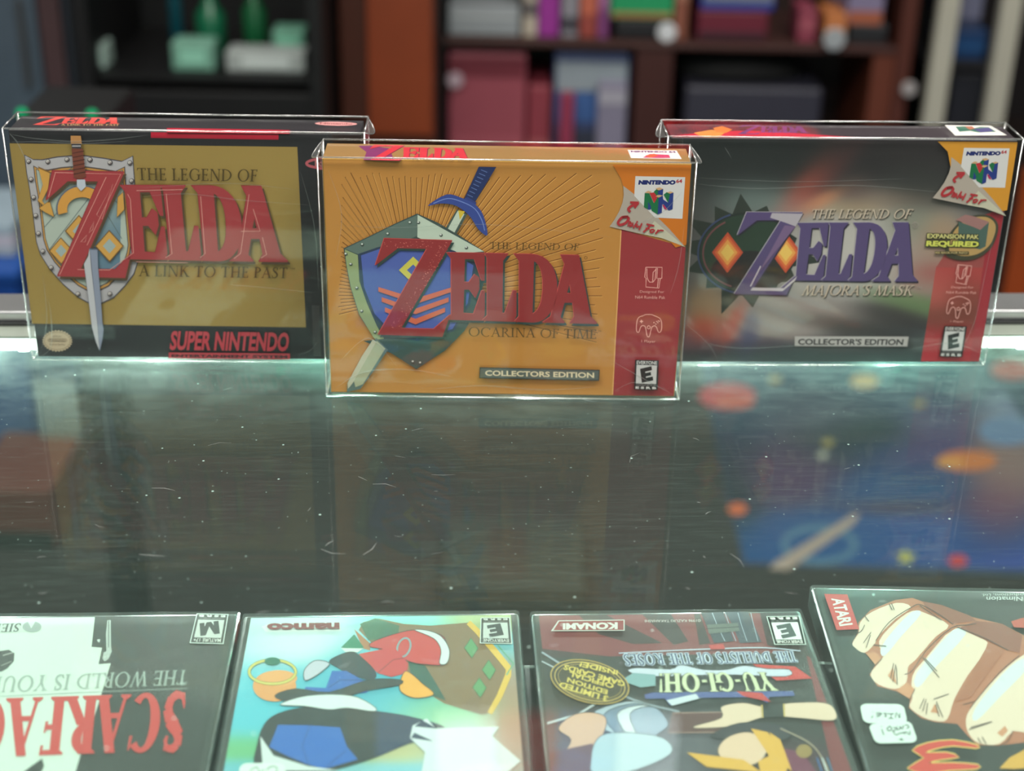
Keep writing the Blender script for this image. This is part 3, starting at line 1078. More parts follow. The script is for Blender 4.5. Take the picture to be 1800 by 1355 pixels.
# blade below the shield
A.P([(663, 600), (684, 621), (655, 664), (636, 690), (612, 696), (613, 679), (640, 632)], (92, 112, 104))
A.P([(664, 605), (679, 619), (640, 682), (627, 687), (624, 676)], (168, 176, 142))
A.P([(657, 603), (663, 607), (622, 680), (614, 690), (613, 680), (638, 632)], (190, 192, 164))
A.build('shield_emblem', M_ink, g, 'steel shield over a blue-hilted sword')
# title
D_ = (62, 38, 26)
big_title(A, BIG_REF, (140, 46, 48), (44, 62, 58), (1.6, 2.0), (196, 84, 78))
A.lay += 1
for k in range(150):
    u = random.random()
    px_, py_ = (676 + 118 * u + random.uniform(-2, 6), 428 + 12 * random.random()) if k < 45 else (785 - 92 * u + random.uniform(-9, 9), 436 + 150 * u)
    q = random.uniform(.5, 1.3)
    A.P([(px_ - q, py_), (px_, py_ - q * .7), (px_ + q, py_ + .2), (px_ + .2, py_ + q * .6)], (206, 120, 108), up=0)
A.S('THE LEGEND OF', [(861.7, 429.7), (1020.8, 432), (1019.2, 444), (861.7, 442)], (84, 62, 24), .12, .055)
A.S('OCARINA OF TIME', [(825, 580), (1051.7, 584.2), (1050.8, 600.3), (825, 596.3)], (84, 62, 24), .12, .055)
A.ring(1031.5, 457, 2.6, 2.4, .7, (84, 62, 24), n=14)
A.T('TM', [(1053.5, 585), (1059, 585.2), (1059, 588), (1053.5, 587.8)], (84, 62, 24))
A.build('title_lettering', M_ink, g, 'big red title letters')
A.P([(845.3, 650.9), (1056.4, 654.8), (1055.3, 674.2), (844.5, 670.3)], (46, 54, 52))
A.P([(846.8, 652.6), (1054.8, 656.4), (1053.8, 672.6), (846, 668.8)], (88, 98, 92))
A.T('COLLECTORS EDITION', [(855, 656.2), (1046.7, 659.6), (1046.7, 669.3), (855, 665.8)], (222, 212, 176), .03)
A.build('edition_plate', M_ink, g, 'grey name plate')
rating(A, q_(_p, [(305, 973), (522, 978), (510, 1250), (295, 1245)]), 'E', 'EVERYONE')
A.build('rating_label', M_ink, g)
wrinkles(A, g, [([(590, 690), (640, 660), (720, 655), (800, 668)], 2.2), ([(1080, 640), (1130, 668), (1186, 698)], 2.0), ([(760, 690), (850, 683), (960, 690), (1050, 684)], 2.4), ([(1085, 690), (1120, 676), (1180, 690)], 1.6), ([(1180, 520), (1195, 470), (1205, 400)], 1.6), ([(575, 300), (600, 380), (590, 460)], 1.6), ([(590, 400), (700, 404), (860, 398), (1080, 420)], 1.4), ([(1200, 340), (1160, 380), (1100, 400)], 1.8), ([(600, 640), (650, 600), (700, 650)], 1.4)])
# top face of the middle box
TP.P([(575, 252), (1210, 262.4), (1217.5, 291), (566, 282.5)], (172, 134, 84), mat=1)
TP.P([(633, 257), (655, 256), (690, 262), (700, 287), (642, 286), (648, 270)], (120, 48, 96))
big_title(TP, [(662, 254.5), (825, 261.5), (838, 284), (655, 286)], (196, 48, 62), (120, 40, 60), (.8, .4))
TP.S('OCARINA OF TIME', [(733, 283), (842, 285), (842, 289), (733, 287)], (120, 90, 50))
TP.P([(1113, 264.6), (1195, 265.8), (1203, 282.5), (1118, 281)], (226, 216, 214))
TP.T('NINTENDO 64', [(1118, 266), (1193, 267), (1194, 270.5), (1119, 269.6)], (60, 60, 110), .05)
TP.P([(1138, 280), (1150, 273), (1182, 274.5), (1184, 280.5), (1165, 280.8)], (186, 60, 100))
TP.P([(1142, 276), (1158, 272.5), (1164, 276), (1150, 280.5)], (220, 90, 60))
TP.build('top_print', [M_ink, M_foil], g)
protector('C', 'clear plastic protector around the gold boxed game in the middle', (-1, 1))

# ---- left box: black with a gold panel --------------------------------------
FL = [(10, 226), (636, 241), (645, 636.5), (57.3, 630)]
TL = [(31, 200), (642, 210), (636, 241), (10, 226)]
g, A, TP = carton('L', 'black boxed video game with a gold panel, leftmost of the three boxes', (34, 33, 36), FL, TL)
A.P([(12, 227.5), (634, 242.5), (643, 635.3), (58.5, 629)], (36, 35, 38))
A.P([(12.4, 250.1), (524.9, 261.5), (538.4, 578.5), (47.8, 570.7)], (168, 143, 80), mat=1)
A.P([(266, 233), (492, 239), (492, 248.5), (266, 243)], (176, 28, 52))
for k in range(30):
    yy = 541 + k * 3.0
    A.line([(549 + k * .09, yy), (562 + k * .11, yy + .2)], 1.1, (92, 92, 92), up=(k == 0))
A.ring(590, 290.5, 49, 9.5, 4.6, (176, 88, 96))
A.T('Nintendo', [(556, 283.5), (622, 285), (622, 298), (556, 296)], (190, 120, 120), .02)
A.build('front_print', [M_ink, M_foil], g, 'black print with a gold panel')
# official seal
sc = []
for k in range(56):
    rr = 1.0 if k % 2 else .88
    a = 2 * math.pi * k / 56
    sc.append((92.9 + 28 * rr * math.cos(a), 601.6 + 19.8 * rr * math.sin(a)))
A.P(sc, (186, 172, 142))
A.ring(92.9, 601.6, 23.5, 15.8, .8, (120, 108, 84))
A.line([(78, 598), (108, 598.4), (110, 600.5), (108, 603), (78, 602.6), (76, 600.4)], .8, (60, 52, 40), closed=True)
A.T('Nintendo', [(79, 598.8), (107, 599.2), (107, 602.2), (79, 601.8)], (60, 52, 40))
A.T('OFFICIAL', [(85, 592.2), (101, 592.4), (101, 595), (85, 594.8)], (60, 52, 40))
A.T('Seal of Quality', [(79, 606.6), (107, 607), (107, 610), (79, 609.6)], (60, 52, 40))
A.build('quality_seal', M_ink, g, 'cream scalloped seal')


def _s1(p): return (20 + .1624 * p[0], 230 + .1624 * p[1])
def _s2(p): return (40 + .1624 * p[0], 420 + .1624 * p[1])


SH = [_s1(p) for p in [(115, 245), (210, 296), (310, 300), (480, 270), (650, 258), (800, 262), (1000, 290), (1195, 325), (1318, 268), (1325, 400), (1335, 560), (1345, 800), (1370, 1100), (1385, 1300)]] + \
     [_s2(p) for p in [(1245, 230), (1190, 390), (1090, 520), (960, 650), (830, 710), (690, 712), (560, 640), (400, 500), (250, 330), (150, 170), (108, 30)]] + \
     [_s1(p) for p in [(215, 1050), (190, 820), (165, 620), (135, 440)]]
scx, scy = 140, 395
IN = lambda f: [(scx + (x - scx) * f, scy + (y - scy) * f) for x, y in SH]
A.P(SH, (62, 60, 72)); A.P(IN(.985), (168, 168, 170))
A.P(IN(.845), (76, 68, 64)); A.P(IN(.825), (188, 142, 72)); A.P(IN(.80), (86, 80, 76)); A.P(IN(.785), (166, 180, 168))
A.field([(152, 330), (212, 330), (208, 470), (150, 500)], 8, 12, [(165, 340, 60, 60, 0, (150, 168, 162), 1), (205, 440, 60, 60, 0, (92, 122, 140), 1)])
for a_, b_ in [((70, 330), (130, 290)), ((72, 400), (158, 305)), ((80, 440), (168, 330)), ((208, 360), (160, 310)), ((212, 420), (170, 350))]:
    A.line([a_, b_], 1.3, (92, 108, 108))
for x, y in [_s1(p) for p in [(165, 320), (378, 325), (590, 303), (845, 308), (1065, 340), (1283, 345), (190, 515), (215, 712), (235, 910), (262, 1105), (308, 1300), (1300, 540)]] + [_s2(p) for p in [(185, 130), (275, 308), (568, 598), (922, 598)]]:
    A.ell(x, y, 4.6, 4.6, (60, 54, 56), n=14); A.ell(x - .5, y - .7, 3.2, 3.0, (186, 184, 178), n=14); A.ell(x + .8, y + 1, 1.7, 1.5, (120, 110, 110), n=10)
# plain gold lozenges on the field
for cx_, cy_, r_ in [(136, 405, 26), (103, 440, 22), (190, 432, 26)]:
    A.P([(cx_, cy_ - r_ * 1.1), (cx_ + r_, cy_), (cx_, cy_ + r_ * 1.1), (cx_ - r_, cy_)], (110, 80, 40))
    A.P([(cx_, cy_ - r_), (cx_ + r_ * .9, cy_), (cx_, cy_ + r_), (cx_ - r_ * .9, cy_)], (196, 152, 76))
    A.P([(cx_, cy_ - r_ * .5), (cx_ + r_ * .45, cy_), (cx_, cy_ + r_ * .5), (cx_ - r_ * .45, cy_)], (150, 168, 165))
# gold corner plates
for pts in ([(64, 290), (86, 300), (82, 330), (70, 352), (80, 368), (62, 352), (72, 322)], [(64, 364), (84, 350), (92, 380), (76, 372)], [(206, 345), (216, 336), (218, 368), (204, 382)]):
    A.P(pts, (120, 90, 46)); A.P([(sum(p[0] for p in pts) / len(pts) * .08 + x * .92, sum(p[1] for p in pts) / len(pts) * .08 + y * .92) for x, y in pts], (196, 150, 72))
# curved gold guard
arc_o = [(142 + 44 * math.cos(rad(a)), 366 - 40 * math.sin(rad(a))) for a in range(-10, 196, 12)]
arc_i = [(142 + 27 * math.cos(rad(a)), 366 - 21 * math.sin(rad(a))) for a in range(195, -12, -12)]
A.P([(142 + (x - 142) * 1.06, 366 + (y - 366) * 1.07) for x, y in arc_o] + arc_i, (86, 98, 112))
A.P(arc_o + arc_i, (200, 146, 66))
A.build('shield_emblem', M_ink, g, 'silver shield with rivets and gold trim')
hL = big_title(A, [(89.8, 297.4), (462, 328), (508, 460), (96, 485)], (152, 56, 60), (78, 62, 44), (1.8, 2.2), (128, 40, 46))
for pts in ([(94, 301), (212, 305), (150, 430)], [(82, 344), (95, 302)], [(100, 482), (186, 310)], [(132, 473), (190, 474), (233, 444), (229, 350), (224, 340)], [(238, 460), (330, 462)],
            [(293, 340), (302, 446), (290, 453)], [(354, 345), (361, 446), (352, 453)], [(425, 407), (459, 407), (447, 368)], [(440, 342), (424, 446), (412, 455)], [(463, 418), (470, 448), (460, 454)], [(240, 334), (322, 333)]):
    A.line([p for p in pts], .9, (222, 160, 148))
for pts in ([(168, 376), (198, 322), (178, 384)], [(157, 400), (163, 388), (161, 402), (154, 408)], [(139, 424), (150, 412), (147, 424)]):
    A.line(pts, .9, (214, 150, 140), closed=True)
brown = (72, 58, 26)
A.S('THE LEGEND OF', [(241, 294), (456, 299), (454.4, 320), (242.4, 315.6)], brown, .14, .06)
A.S('A LINK TO THE PAST', [(243, 465), (508, 471), (506.4, 490), (242.4, 485)], brown, .14, .06)
A.T('TM', [(511, 471.5), (519.5, 471.7), (519.5, 475), (511, 474.8)], brown)
A.build('title_lettering', M_ink, g, 'red title letters with pink inlines')
# sword in front of the title
A.P([_s2(p) for p in [(705, 90), (795, 100), (800, 300), (825, 650), (838, 900), (852, 985), (835, 1100), (803, 1222), (760, 1120), (718, 960), (690, 700), (640, 262), (690, 180)]], (84, 92, 108))
A.P([_s2(p) for p in [(706, 95), (720, 300), (755, 650), (780, 930), (800, 1212), (762, 1118), (720, 955), (693, 700), (643, 264), (690, 180)]], (182, 186, 190))
A.P([_s2(p) for p in [(712, 110), (792, 110), (796, 300), (822, 650), (834, 900), (848, 985), (832, 1100), (803, 1210), (784, 930), (760, 650)]], (132, 142, 160))
A.build('sword_blade', M_ink, g, 'worn grey sword blade')
A.P([_s1(p) for p in [(700, 515), (790, 515), (800, 590), (745, 640), (700, 590)]], (180, 190, 200))
A.P([_s1(p) for p in [(648, 175), (770, 180), (800, 480), (740, 515), (668, 490)]], (112, 60, 46))
for k in range(6):
    A.line([_s1((652 + k * 3, 230 + k * 45)), _s1((785 + k * 2, 205 + k * 45))], 1.4, (70, 34, 28))
A.P([_s1(p) for p in [(640, 38), (752, 40), (762, 130), (640, 128)]], (176, 128, 76))
A.P([_s1(p) for p in [(645, 125), (755, 125), (752, 178), (652, 172)]], (60, 58, 66))
A.line([_s1((655, 150)), _s1((750, 150))], 2, (170, 170, 172))
A.build('sword_grip', M_ink, g, 'brown wrapped sword grip')
pk = (178, 58, 70)
sup = serif_polys
A.T('SUPER NINTENDO', [(300, 582), (510.5, 585.4), (507, 619.2), (295.5, 616.4)], pk, .035)
A.P([(294.4, 620.6), (510.4, 622.6), (510.4, 633.2), (294.4, 630.8)], pk)
A.T('ENTERTAINMENT SYSTEM', [(299, 623.6), (506, 625.6), (506, 631.2), (299, 629)], (50, 26, 32), .05)
A.build('console_lettering', M_ink, g, 'red console lettering')
wrinkles(A, g, [([(14, 232), (60, 240), (130, 246), (200, 243), (262, 236)], 2.4), ([(16, 246), (70, 246), (150, 250), (230, 246)], 2.0), ([(14, 230), (30, 250), (48, 290)], 2.6), ([(240, 345), (330, 340), (430, 352), (560, 362)], 1.6), ([(78, 520), (84, 560), (82, 610), (62, 628)], 2.4), ([(70, 480), (76, 560), (64, 620)], 2.0), ([(400, 500), (470, 506), (560, 516)], 1.6), ([(530, 300), (555, 400), (562, 520)], 1.4), ([(230, 330), (400, 322), (530, 335)], 1.2), ([(520, 625), (545, 618), (560, 600)], 1.6)])
TP.P([(33, 201), (640, 211), (634, 240.2), (13, 225.5)], (46, 44, 48))
hT = big_title(TP, [(62, 201.5), (182, 203.5), (186, 215.5), (48, 217)], (214, 74, 68), None)
TP.S('A LINK TO THE PAST', [(92, 215.5), (186, 216.5), (185, 219.5), (92, 218.5)], (206, 168, 110), .16, .09)
TP.P([(266, 224.5), (492, 230.3), (492, 238.2), (266, 233)], (176, 28, 52))
TP.ell(585, 217.2, 43, 4.2, (226, 160, 158), rot=1.2)
TP.T('Nintendo', [(552, 214.4), (618, 216), (618, 219.4), (552, 217.8)], (120, 40, 50), .03)
TP.build('top_print', M_ink, g)
protector('L', 'clear plastic protector around the black and gold boxed game at the left', (1,))

# ---- right box: dark airbrushed cover ---------------------------------------
FR = [(1173, 251), (1794.7, 254), (1732.4, 634.7), (1150, 636)]
TR = [(1180, 215), (1773, 223), (1794.7, 254), (1173, 251)]
gr, A, TP = carton('R', 'dark boxed video game with purple title letters, rightmost of the three boxes', (40, 40, 44), FR, TR)
dk, gy = (26, 30, 30), (120, 124, 122)
A.field([(1175, 252.5), (1793, 255.2), (1731, 633.2), (1152, 634.5)], 150, 96, [
    (1330, 285, 190, 45, 0, dk, 2.5), (1220, 300, 60, 60, 0, dk, 2), (1540, 270, 130, 40, 0, (38, 32, 34), 1.6), (1610, 320, 50, 40, 0, (44, 46, 44), 1.2),
    (1310, 355, 70, 28, 0, (92, 112, 108), 1.2), (1215, 370, 40, 60, 0, (60, 62, 62), 1.0), (1420, 330, 22, 60, 40, (158, 70, 56), 1.5), (1470, 300, 16, 60, 45, (92, 52, 50), 1.2), (1440, 360, 40, 12, -25, (190, 120, 80), 1.2),
    (1500, 340, 30, 30, 0, (84, 66, 62), .9), (1560, 355, 60, 16, 0, (110, 96, 84), 1.0), (1600, 400, 40, 30, 0, (106, 112, 96), 1.0), (1500, 370, 50, 14, 0, (146, 130, 96), 1.1),
    (1510, 440, 110, 70, 0, (158, 158, 152), 1.5), (1390, 400, 40, 40, 0, (140, 140, 136), .8), (1280, 420, 120, 100, 0, (98, 100, 98), .8), (1620, 470, 40, 40, 0, (134, 104, 92), 1.0), (1650, 420, 30, 30, 0, (150, 120, 90), .7), (1640, 480, 30, 14, 0, (140, 72, 70), 1.0),
    (1380, 560, 70, 22, 12, (142, 140, 136), 1.4), (1470, 545, 70, 14, 14, (128, 122, 118), 1.2), (1300, 580, 40, 18, 0, (136, 130, 126), .9), (1470, 570, 110, 12, 12, (58, 54, 52), 1.6), (1560, 560, 60, 24, 0, (46, 44, 44), 1.6), (1600, 532, 60, 14, 14, (92, 120, 78), 1.4), (1570, 590, 70, 18, 0, (40, 42, 46), 1.5),
    (1240, 540, 34, 30, 0, (150, 124, 92), 1.2), (1235, 580, 30, 22, 0, (176, 76, 58), 1.4), (1285, 575, 12, 40, 30, (166, 72, 58), 1.4), (1315, 590, 14, 34, 10, (56, 60, 96), 1.2), (1210, 600, 40, 20, 0, (96, 60, 72), 1.2), (1290, 612, 70, 14, 0, (64, 54, 68), 1.4), (1400, 625, 230, 12, 0, (48, 60, 60), 2.0), (1480, 605, 60, 16, 0, (70, 62, 64), .8),  # wide teal blob along the bottom paints a reflection into the print
    (1180, 450, 30, 200, 0, (60, 58, 60), .8), (1480, 450, 70, 40, 0, (176, 174, 168), 1.4), (1390, 545, 60, 12, 14, (150, 148, 144), 1.0)], base=(70, 70, 70), gain=1.1)
A.field([(1652, 470), (1745, 470), (1731, 633), (1627, 633.4)], 14, 26, [(1690, 480, 60, 30, 0, (164, 66, 64), 1), (1660, 510, 30, 30, 0, (176, 92, 84), 1), (1700, 520, 40, 30, 0, (128, 66, 56), .8), (1680, 560, 50, 24, 0, (110, 64, 52), 1), (1680, 620, 60, 40, 0, (164, 44, 54), 1.4)])
A.field([(1700, 396), (1768, 370), (1745, 472), (1652, 472)], 10, 10, [(1700, 440, 60, 40, 0, (142, 74, 70), 1), (1750, 400, 40, 40, 0, (160, 56, 62), 1), (1670, 470, 30, 16, 0, (156, 76, 72), 1)])
A.P([(1748, 380), (1773, 372), (1732, 633), (1715, 633)], (150, 44, 54))
A.build('front_print', M_ink, gr, 'dark airbrushed print with a red side strip')
# plain spiked dark medallion behind the title
mx_, my_ = 1311, 448
sp = []
lens = [150, 112, 100, 118, 140, 108, 122, 150, 140, 118, 128, 108, 112, 100]
for k in range(28):
    a = 2 * math.pi * k / 28 + .12
    r = 88 if k % 2 else lens[(k // 2) % 14]
    sp.append((mx_ + r * math.cos(a) * .95, my_ + r * math.sin(a) * .80))
A.P(sp, (44, 52, 46))
A.ell(mx_, my_, 88, 70, (34, 42, 38)); A.ell(mx_, my_, 84, 66, (40, 58, 46)); A.ell(mx_ + 6, my_ + 30, 70, 34, (34, 32, 34)); A.ring(mx_, my_, 88, 70, 3, (58, 70, 104), a0=100, a1=250)
A.ring(mx_, my_, 79, 61, 3, (110, 70, 72), a0=110, a1=240)
for ox, oy in ((1276, 447), (1381, 447)):
    for r_, c_ in ((28, (186, 78, 52)), (23, (206, 104, 58)), (18, (222, 156, 78)), (12, (226, 190, 96))):
        A.P([(ox + r_ * 1.0 * math.cos(rad(90 * q)), oy + r_ * 1.25 * math.sin(rad(90 * q))) for q in range(4)], c_)
A.build('spiked_emblem', M_ink, gr, 'dark spiked medallion with two orange lozenges')
RM = [(1309.6, 377.4), (1601, 394.3), (1618.8, 494.7), (1288.7, 518.3)]
big_title(A, RM, (82, 70, 112), (40, 36, 52), (1.0, 1.2), (172, 170, 176))
A.P([(1355, 379), (1411, 380), (1398, 402), (1378, 395), (1352, 387)], (170, 166, 174))
A.P([(1398, 402), (1378, 400), (1330, 486), (1312, 505)], (112, 92, 128))
A.P([(1322, 507), (1378, 508), (1402, 487), (1398, 495), (1376, 513), (1318, 512)], (190, 186, 190))
A.line([(1336, 470), (1318, 505)], 2.2, (196, 190, 196))
for ox in (0, 1):
    c = ((48, 42, 40), (196, 184, 164))[ox]
    d = (1.4, 1.4) if ox == 0 else (0, 0)
    A.S('THE LEGEND OF', [(x + d[0], y + d[1]) for x, y in [(1426, 372.6), (1608, 371.8), (1603, 388.1), (1424, 388.1)]], c, .13, .06, .12)
    A.S("MAJORA'S MASK", [(x + d[0], y + d[1]) for x, y in [(1415, 502.3), (1612, 502.3), (1608, 519.8), (1410, 519.8)]], c, .13, .06, .12)
A.ring(1613, 398.5, 5, 4.6, 1, (150, 144, 136), n=18)
A.T('R', [(1610.6, 396), (1615, 396), (1615, 401), (1610.6, 401)], (150, 144, 136))
A.T('TM', [(1617, 504), (1626, 504), (1626, 508), (1617, 508)], (150, 144, 136))
A.build('title_lettering', M_ink, gr, 'purple title letters')
A.P([(1398.9, 590.4), (1603.9, 590.4), (1601.3, 608.2), (1398.9, 608.2)], (176, 176, 172))
A.line([(1399, 607.6), (1601, 607.6)], 1.2, (84, 84, 84))
A.T("COLLECTOR'S EDITION", [(1405, 594.3), (1595.5, 594.3), (1593.5, 605), (1405, 605)], (34, 34, 38), .03)
A.build('edition_plate', M_ink, gr, 'pale name plate')


def _r7(p): return (1580 + .16975 * p[0], 240 + .16975 * p[1])
def _r8(p): return (1560 + .15493 * p[0], 440 + .15493 * p[1])


ov = smooth_loop(q_(_r7, [(950, 832), (1040, 880), (1072, 960), (1045, 1080), (985, 1180), (860, 1265), (700, 1292), (560, 1262), (515, 1215), (540, 1080), (580, 990), (680, 890), (800, 838)]), 4)
ovc = (sum(p[0] for p in ov) / len(ov), sum(p[1] for p in ov) / len(ov))
A.P(ov, (62, 62, 46))
A.P([(ovc[0] + 1 + (x - ovc[0]) * .88, ovc[1] - 2 + (y - ovc[1]) * .86) for x, y in ov], (176, 146, 92))
A.P(q_(_r7, [(650, 898), (880, 978), (972, 905), (940, 1150), (880, 1180), (650, 1120)]), (72, 96, 88))
A.P(q_(_r7, [(620, 880), (722, 828), (820, 848), (972, 902), (882, 982), (760, 935)]), (150, 112, 108))
for s, q, c, b in [('EXPANSION PAK', [(322, 1020), (868, 1030), (865, 1075), (320, 1068)], (204, 200, 128), .03), ('REQUIRED', [(314, 1090), (870, 1096), (862, 1164), (306, 1156)], (204, 210, 96), .05)]:
    for dx, dy in ((-1.3, -1.2), (1.3, -1.2), (-1.3, 1.3), (1.6, 1.6)):
        A.T(s, [(x + dx, y + dy) for x, y in q_(_r7, q)], (44, 50, 30), b)
    A.T(s, q_(_r7, q), c, b)
A.P(q_(_r7, [(400, 1196), (760, 1198), (765, 1228), (405, 1226)]), (58, 58, 34))
A.T('SEE BACK FOR INFO!', q_(_r7, [(405, 1201), (750, 1203), (748, 1222), (405, 1220)]), (204, 184, 128), .02)
A.build('requirement_badge', M_ink, gr, 'oval badge with yellow lettering')
hr = homography([_p(p) for p in [(395, 133), (555, 133), (535, 325), (395, 325)]], [_r8(p) for p in [(830, 168), (1000, 182), (950, 390), (808, 375)]])
hc = homography([_p(p) for p in [(318, 568), (552, 568), (552, 775), (318, 775)]], [_r8(p) for p in [(732, 518), (1002, 522), (985, 765), (708, 760)]])
side_icons(A, gr, hr, hc, (226, 170, 160), [('Designed For', q_(_r8, [(768, 404), (1026, 406), (1022, 436), (763, 434)])), ('N64 Rumble Pak', q_(_r8, [(712, 458), (1060, 462), (1056, 490), (708, 486)])), ('1 Player', q_(_r8, [(764, 784), (918, 786), (914, 812), (760, 810)]))])
A.build('side_panel_print', M_ink, gr, 'pale outlined pictograms')
rating(A, q_(_r8, [(692, 846), (954, 850), (906, 1190), (640, 1184)]), 'E', 'EVERYONE')
A.build('rating_label', M_ink, gr)
g = None
wrinkles(A, gr, [([(1215, 328), (1330, 336), (1500, 330), (1660, 342)], 2.0), ([(1220, 318), (1400, 324), (1600, 318)], 1.3), ([(1267, 264), (1274, 274), (1280, 284)], 1.6), ([(1600, 612), (1680, 600), (1735, 618)], 2.0), ([(1230, 600), (1300, 610), (1420, 604)], 1.8), ([(1705, 600), (1722, 560), (1735, 500), (1760, 380)], 1.8), ([(1190, 560), (1240, 600), (1260, 630)], 1.6)])
corner(A, [(1697.1, 265.5), (1778.9, 266.3), (1771.8, 333.4), (1642.8, 351.2)], (200, 142, 44), [(1650, 254.8), (1793, 255.6), (1776, 372), (1762, 374), (1674, 300), (1668, 272)])
TP.P([(1181, 216), (1772, 224), (1793, 253.2), (1174, 250)], (58, 50, 56))
TP.P([(1176, 246), (1250, 236), (1330, 232), (1420, 238), (1560, 251), (1176, 250)], (176, 44, 62))  # red patch paints the neon sign's reflection onto the box top
TP.P([(1225, 238), (1265, 230), (1290, 236), (1270, 250), (1240, 250)], (214, 140, 70))
TP.P([(1270, 226), (1290, 221), (1306, 230), (1290, 238), (1272, 236)], (206, 124, 60))
big_title(TP, [(1330, 219), (1438, 222), (1448, 238), (1312, 241)], (88, 60, 112), None)
TP.P([(1683, 220), (1755, 221.5), (1779, 243), (1697, 244)], (230, 228, 222))
TP.P([(1700, 224), (1714, 223), (1724, 229), (1738, 224.5), (1752, 225), (1762, 235), (1735, 237), (1722, 233), (1705, 235)], (58, 112, 92))
TP.P([(1728, 229), (1752, 226), (1758, 234), (1738, 237)], (84, 78, 130))
TP.P([(1714, 223), (1726, 223), (1730, 228), (1722, 231)], (180, 110, 84))
TP.build('top_print', M_ink, gr)
protector('R', 'clear plastic protector around the dark boxed game at the right', (-1,))

# ================================================================== THE FLAT CASES ON THE INNER SHELF
M_shell = solid('dark_case_plastic', (36, 40, 38), 0.35, noise=0.15, scale=40)
M_film = clear_plastic('case_film', (0.95, 0.97, 0.96), 0.045, haze=0.035, bump=0.3, bscale=22, rough=0.05)
DW, DH, DT = .134, .190, .0142
DTOP = -.0530


def disc_case(label, corner_x, corner_y, yaw, left=True):
    """flat disc case; its far corner (left or right as seen) is given"""
    R = Matrix.Rotation(yaw, 4, 'Z')
    sx = .5 if left else -.5
    c = Vector((corner_x, corner_y, 0)) + R @ Vector((sx * DW, -.5 * DH, 0))
    t = thing('disc_case', label, 'game case', (c.x, c.y, SH_Z + .0002), yaw, 'game cases lying flat inside the counter')
    z1 = DTOP - SH_Z - .0002 - .0009
    obj('case_shell', bx(-DW / 2, DW / 2, -DH / 2, DH / 2, 0, z1 - .0004, bev=.0022, seg=3), M_shell, t)
    bm = bx(-DW / 2 - .0004, DW / 2 + .0004, -DH / 2 - .0004, DH / 2 + .0004, .0006, z1 + .0010, bev=.0018, seg=3)
    obj('clear_film', bm, M_film, t)
    inv = Matrix.Translation(c.to_3d()) @ R
    inv.invert()
    zc = z1 - .0003
    wz = SH_Z + .0002 + zc

    def m(p):
        w = at_z(p[0], p[1], wz)
        q = inv @ Vector((w.x, w.y, 0))
        return (q.x, q.y)
    A = Art(m, lambda q: Vector((q[0], q[1], zc)), (0, 0, 1))
    # the paper insert: a true rectangle, as pixels so that it can carry its own colour
    Minv = inv.inverted()

    def px(lx, ly):
        w = Minv @ Vector((lx, ly, 0)) + Vector((0, 0, wz))
        d = w - CAM
        return (900 + F_PX * d.dot(_rt) / d.dot(_fw), 677.5 - F_PX * d.dot(_up) / d.dot(_fw))
    rect = [px(a, b) for a, b in [(-DW / 2 + .0040, DH / 2 - .0028), (DW / 2 - .0040, DH / 2 - .0028), (DW / 2 - .0040, -DH / 2 + .003), (-DW / 2 + .0040, -DH / 2 + .003)]]
    return t, A, rect, m


def clip(poly, rect):
    """keep a shape inside the paper insert (convex rectangle)"""
    out = list(poly)
    cx_ = sum(p[0] for p in rect) / 4; cy_ = sum(p[1] for p in rect) / 4
    for i in range(4):
        a, b = rect[i], rect[(i + 1) % 4]
        sgn = lambda p: (b[0] - a[0]) * (p[1] - a[1]) - (b[1] - a[1]) * (p[0] - a[0])
        s0 = 1 if sgn((cx_, cy_)) > 0 else -1
        inp, out = out, []
        for k in range(len(inp)):
            p, q = inp[k], inp[(k + 1) % len(inp)]
            sp_, sq = sgn(p) * s0, sgn(q) * s0
            if sp_ >= 0:
                out.append(p)
            if (sp_ >= 0) != (sq >= 0):
                t_ = sp_ / (sp_ - sq)
                out.append((p[0] + (q[0] - p[0]) * t_, p[1] + (q[1] - p[1]) * t_))
        if not out:
            break
    return out


def CP(A, pts, col, rect, **k):
    q = clip(pts, rect)
    if len(q) > 2:
        A.P(q, col, **k)


def sticker(parent, m, z, quad, strokes, name='price_sticker', w=1.6):
    """white hand-written paper sticker with rounded corners"""
    h = homography([(0, 0), (1, 0), (1, 1), (0, 1)], quad)
    r = .16
    pts = []
    for cx_, cy_, a0 in ((1 - r, r * 1.6, -90), (1 - r, 1 - r * 1.6, 0), (r, 1 - r * 1.6, 90), (r, r * 1.6, 180)):
        for k in range(6):
            a = rad(a0 + 18 * k)
            pts.append(h((cx_ + r * math.cos(a), cy_ + r * 1.6 * math.sin(a))))
    S = Art(m, lambda q: Vector((q[0], q[1], z)), (0, 0, 1))
    S.P(pts, (222, 234, 230))
    for st in strokes:
        S.line(st, w, (52, 62, 62))
    S.build(name, M_ink_flat, parent, 'white hand-written sticker')


def _d1(p): return (.25556 * p[0], 1050 + .25556 * p[1])
def _d2(p): return (380 + .31111 * p[0], 1050 + .31111 * p[1])
def _d3(p): return (920 + .32222 * p[0], 1050 + .32222 * p[1])
def _d4(p): return (1400 + .25461 * p[0], 1010 + .25461 * p[1])


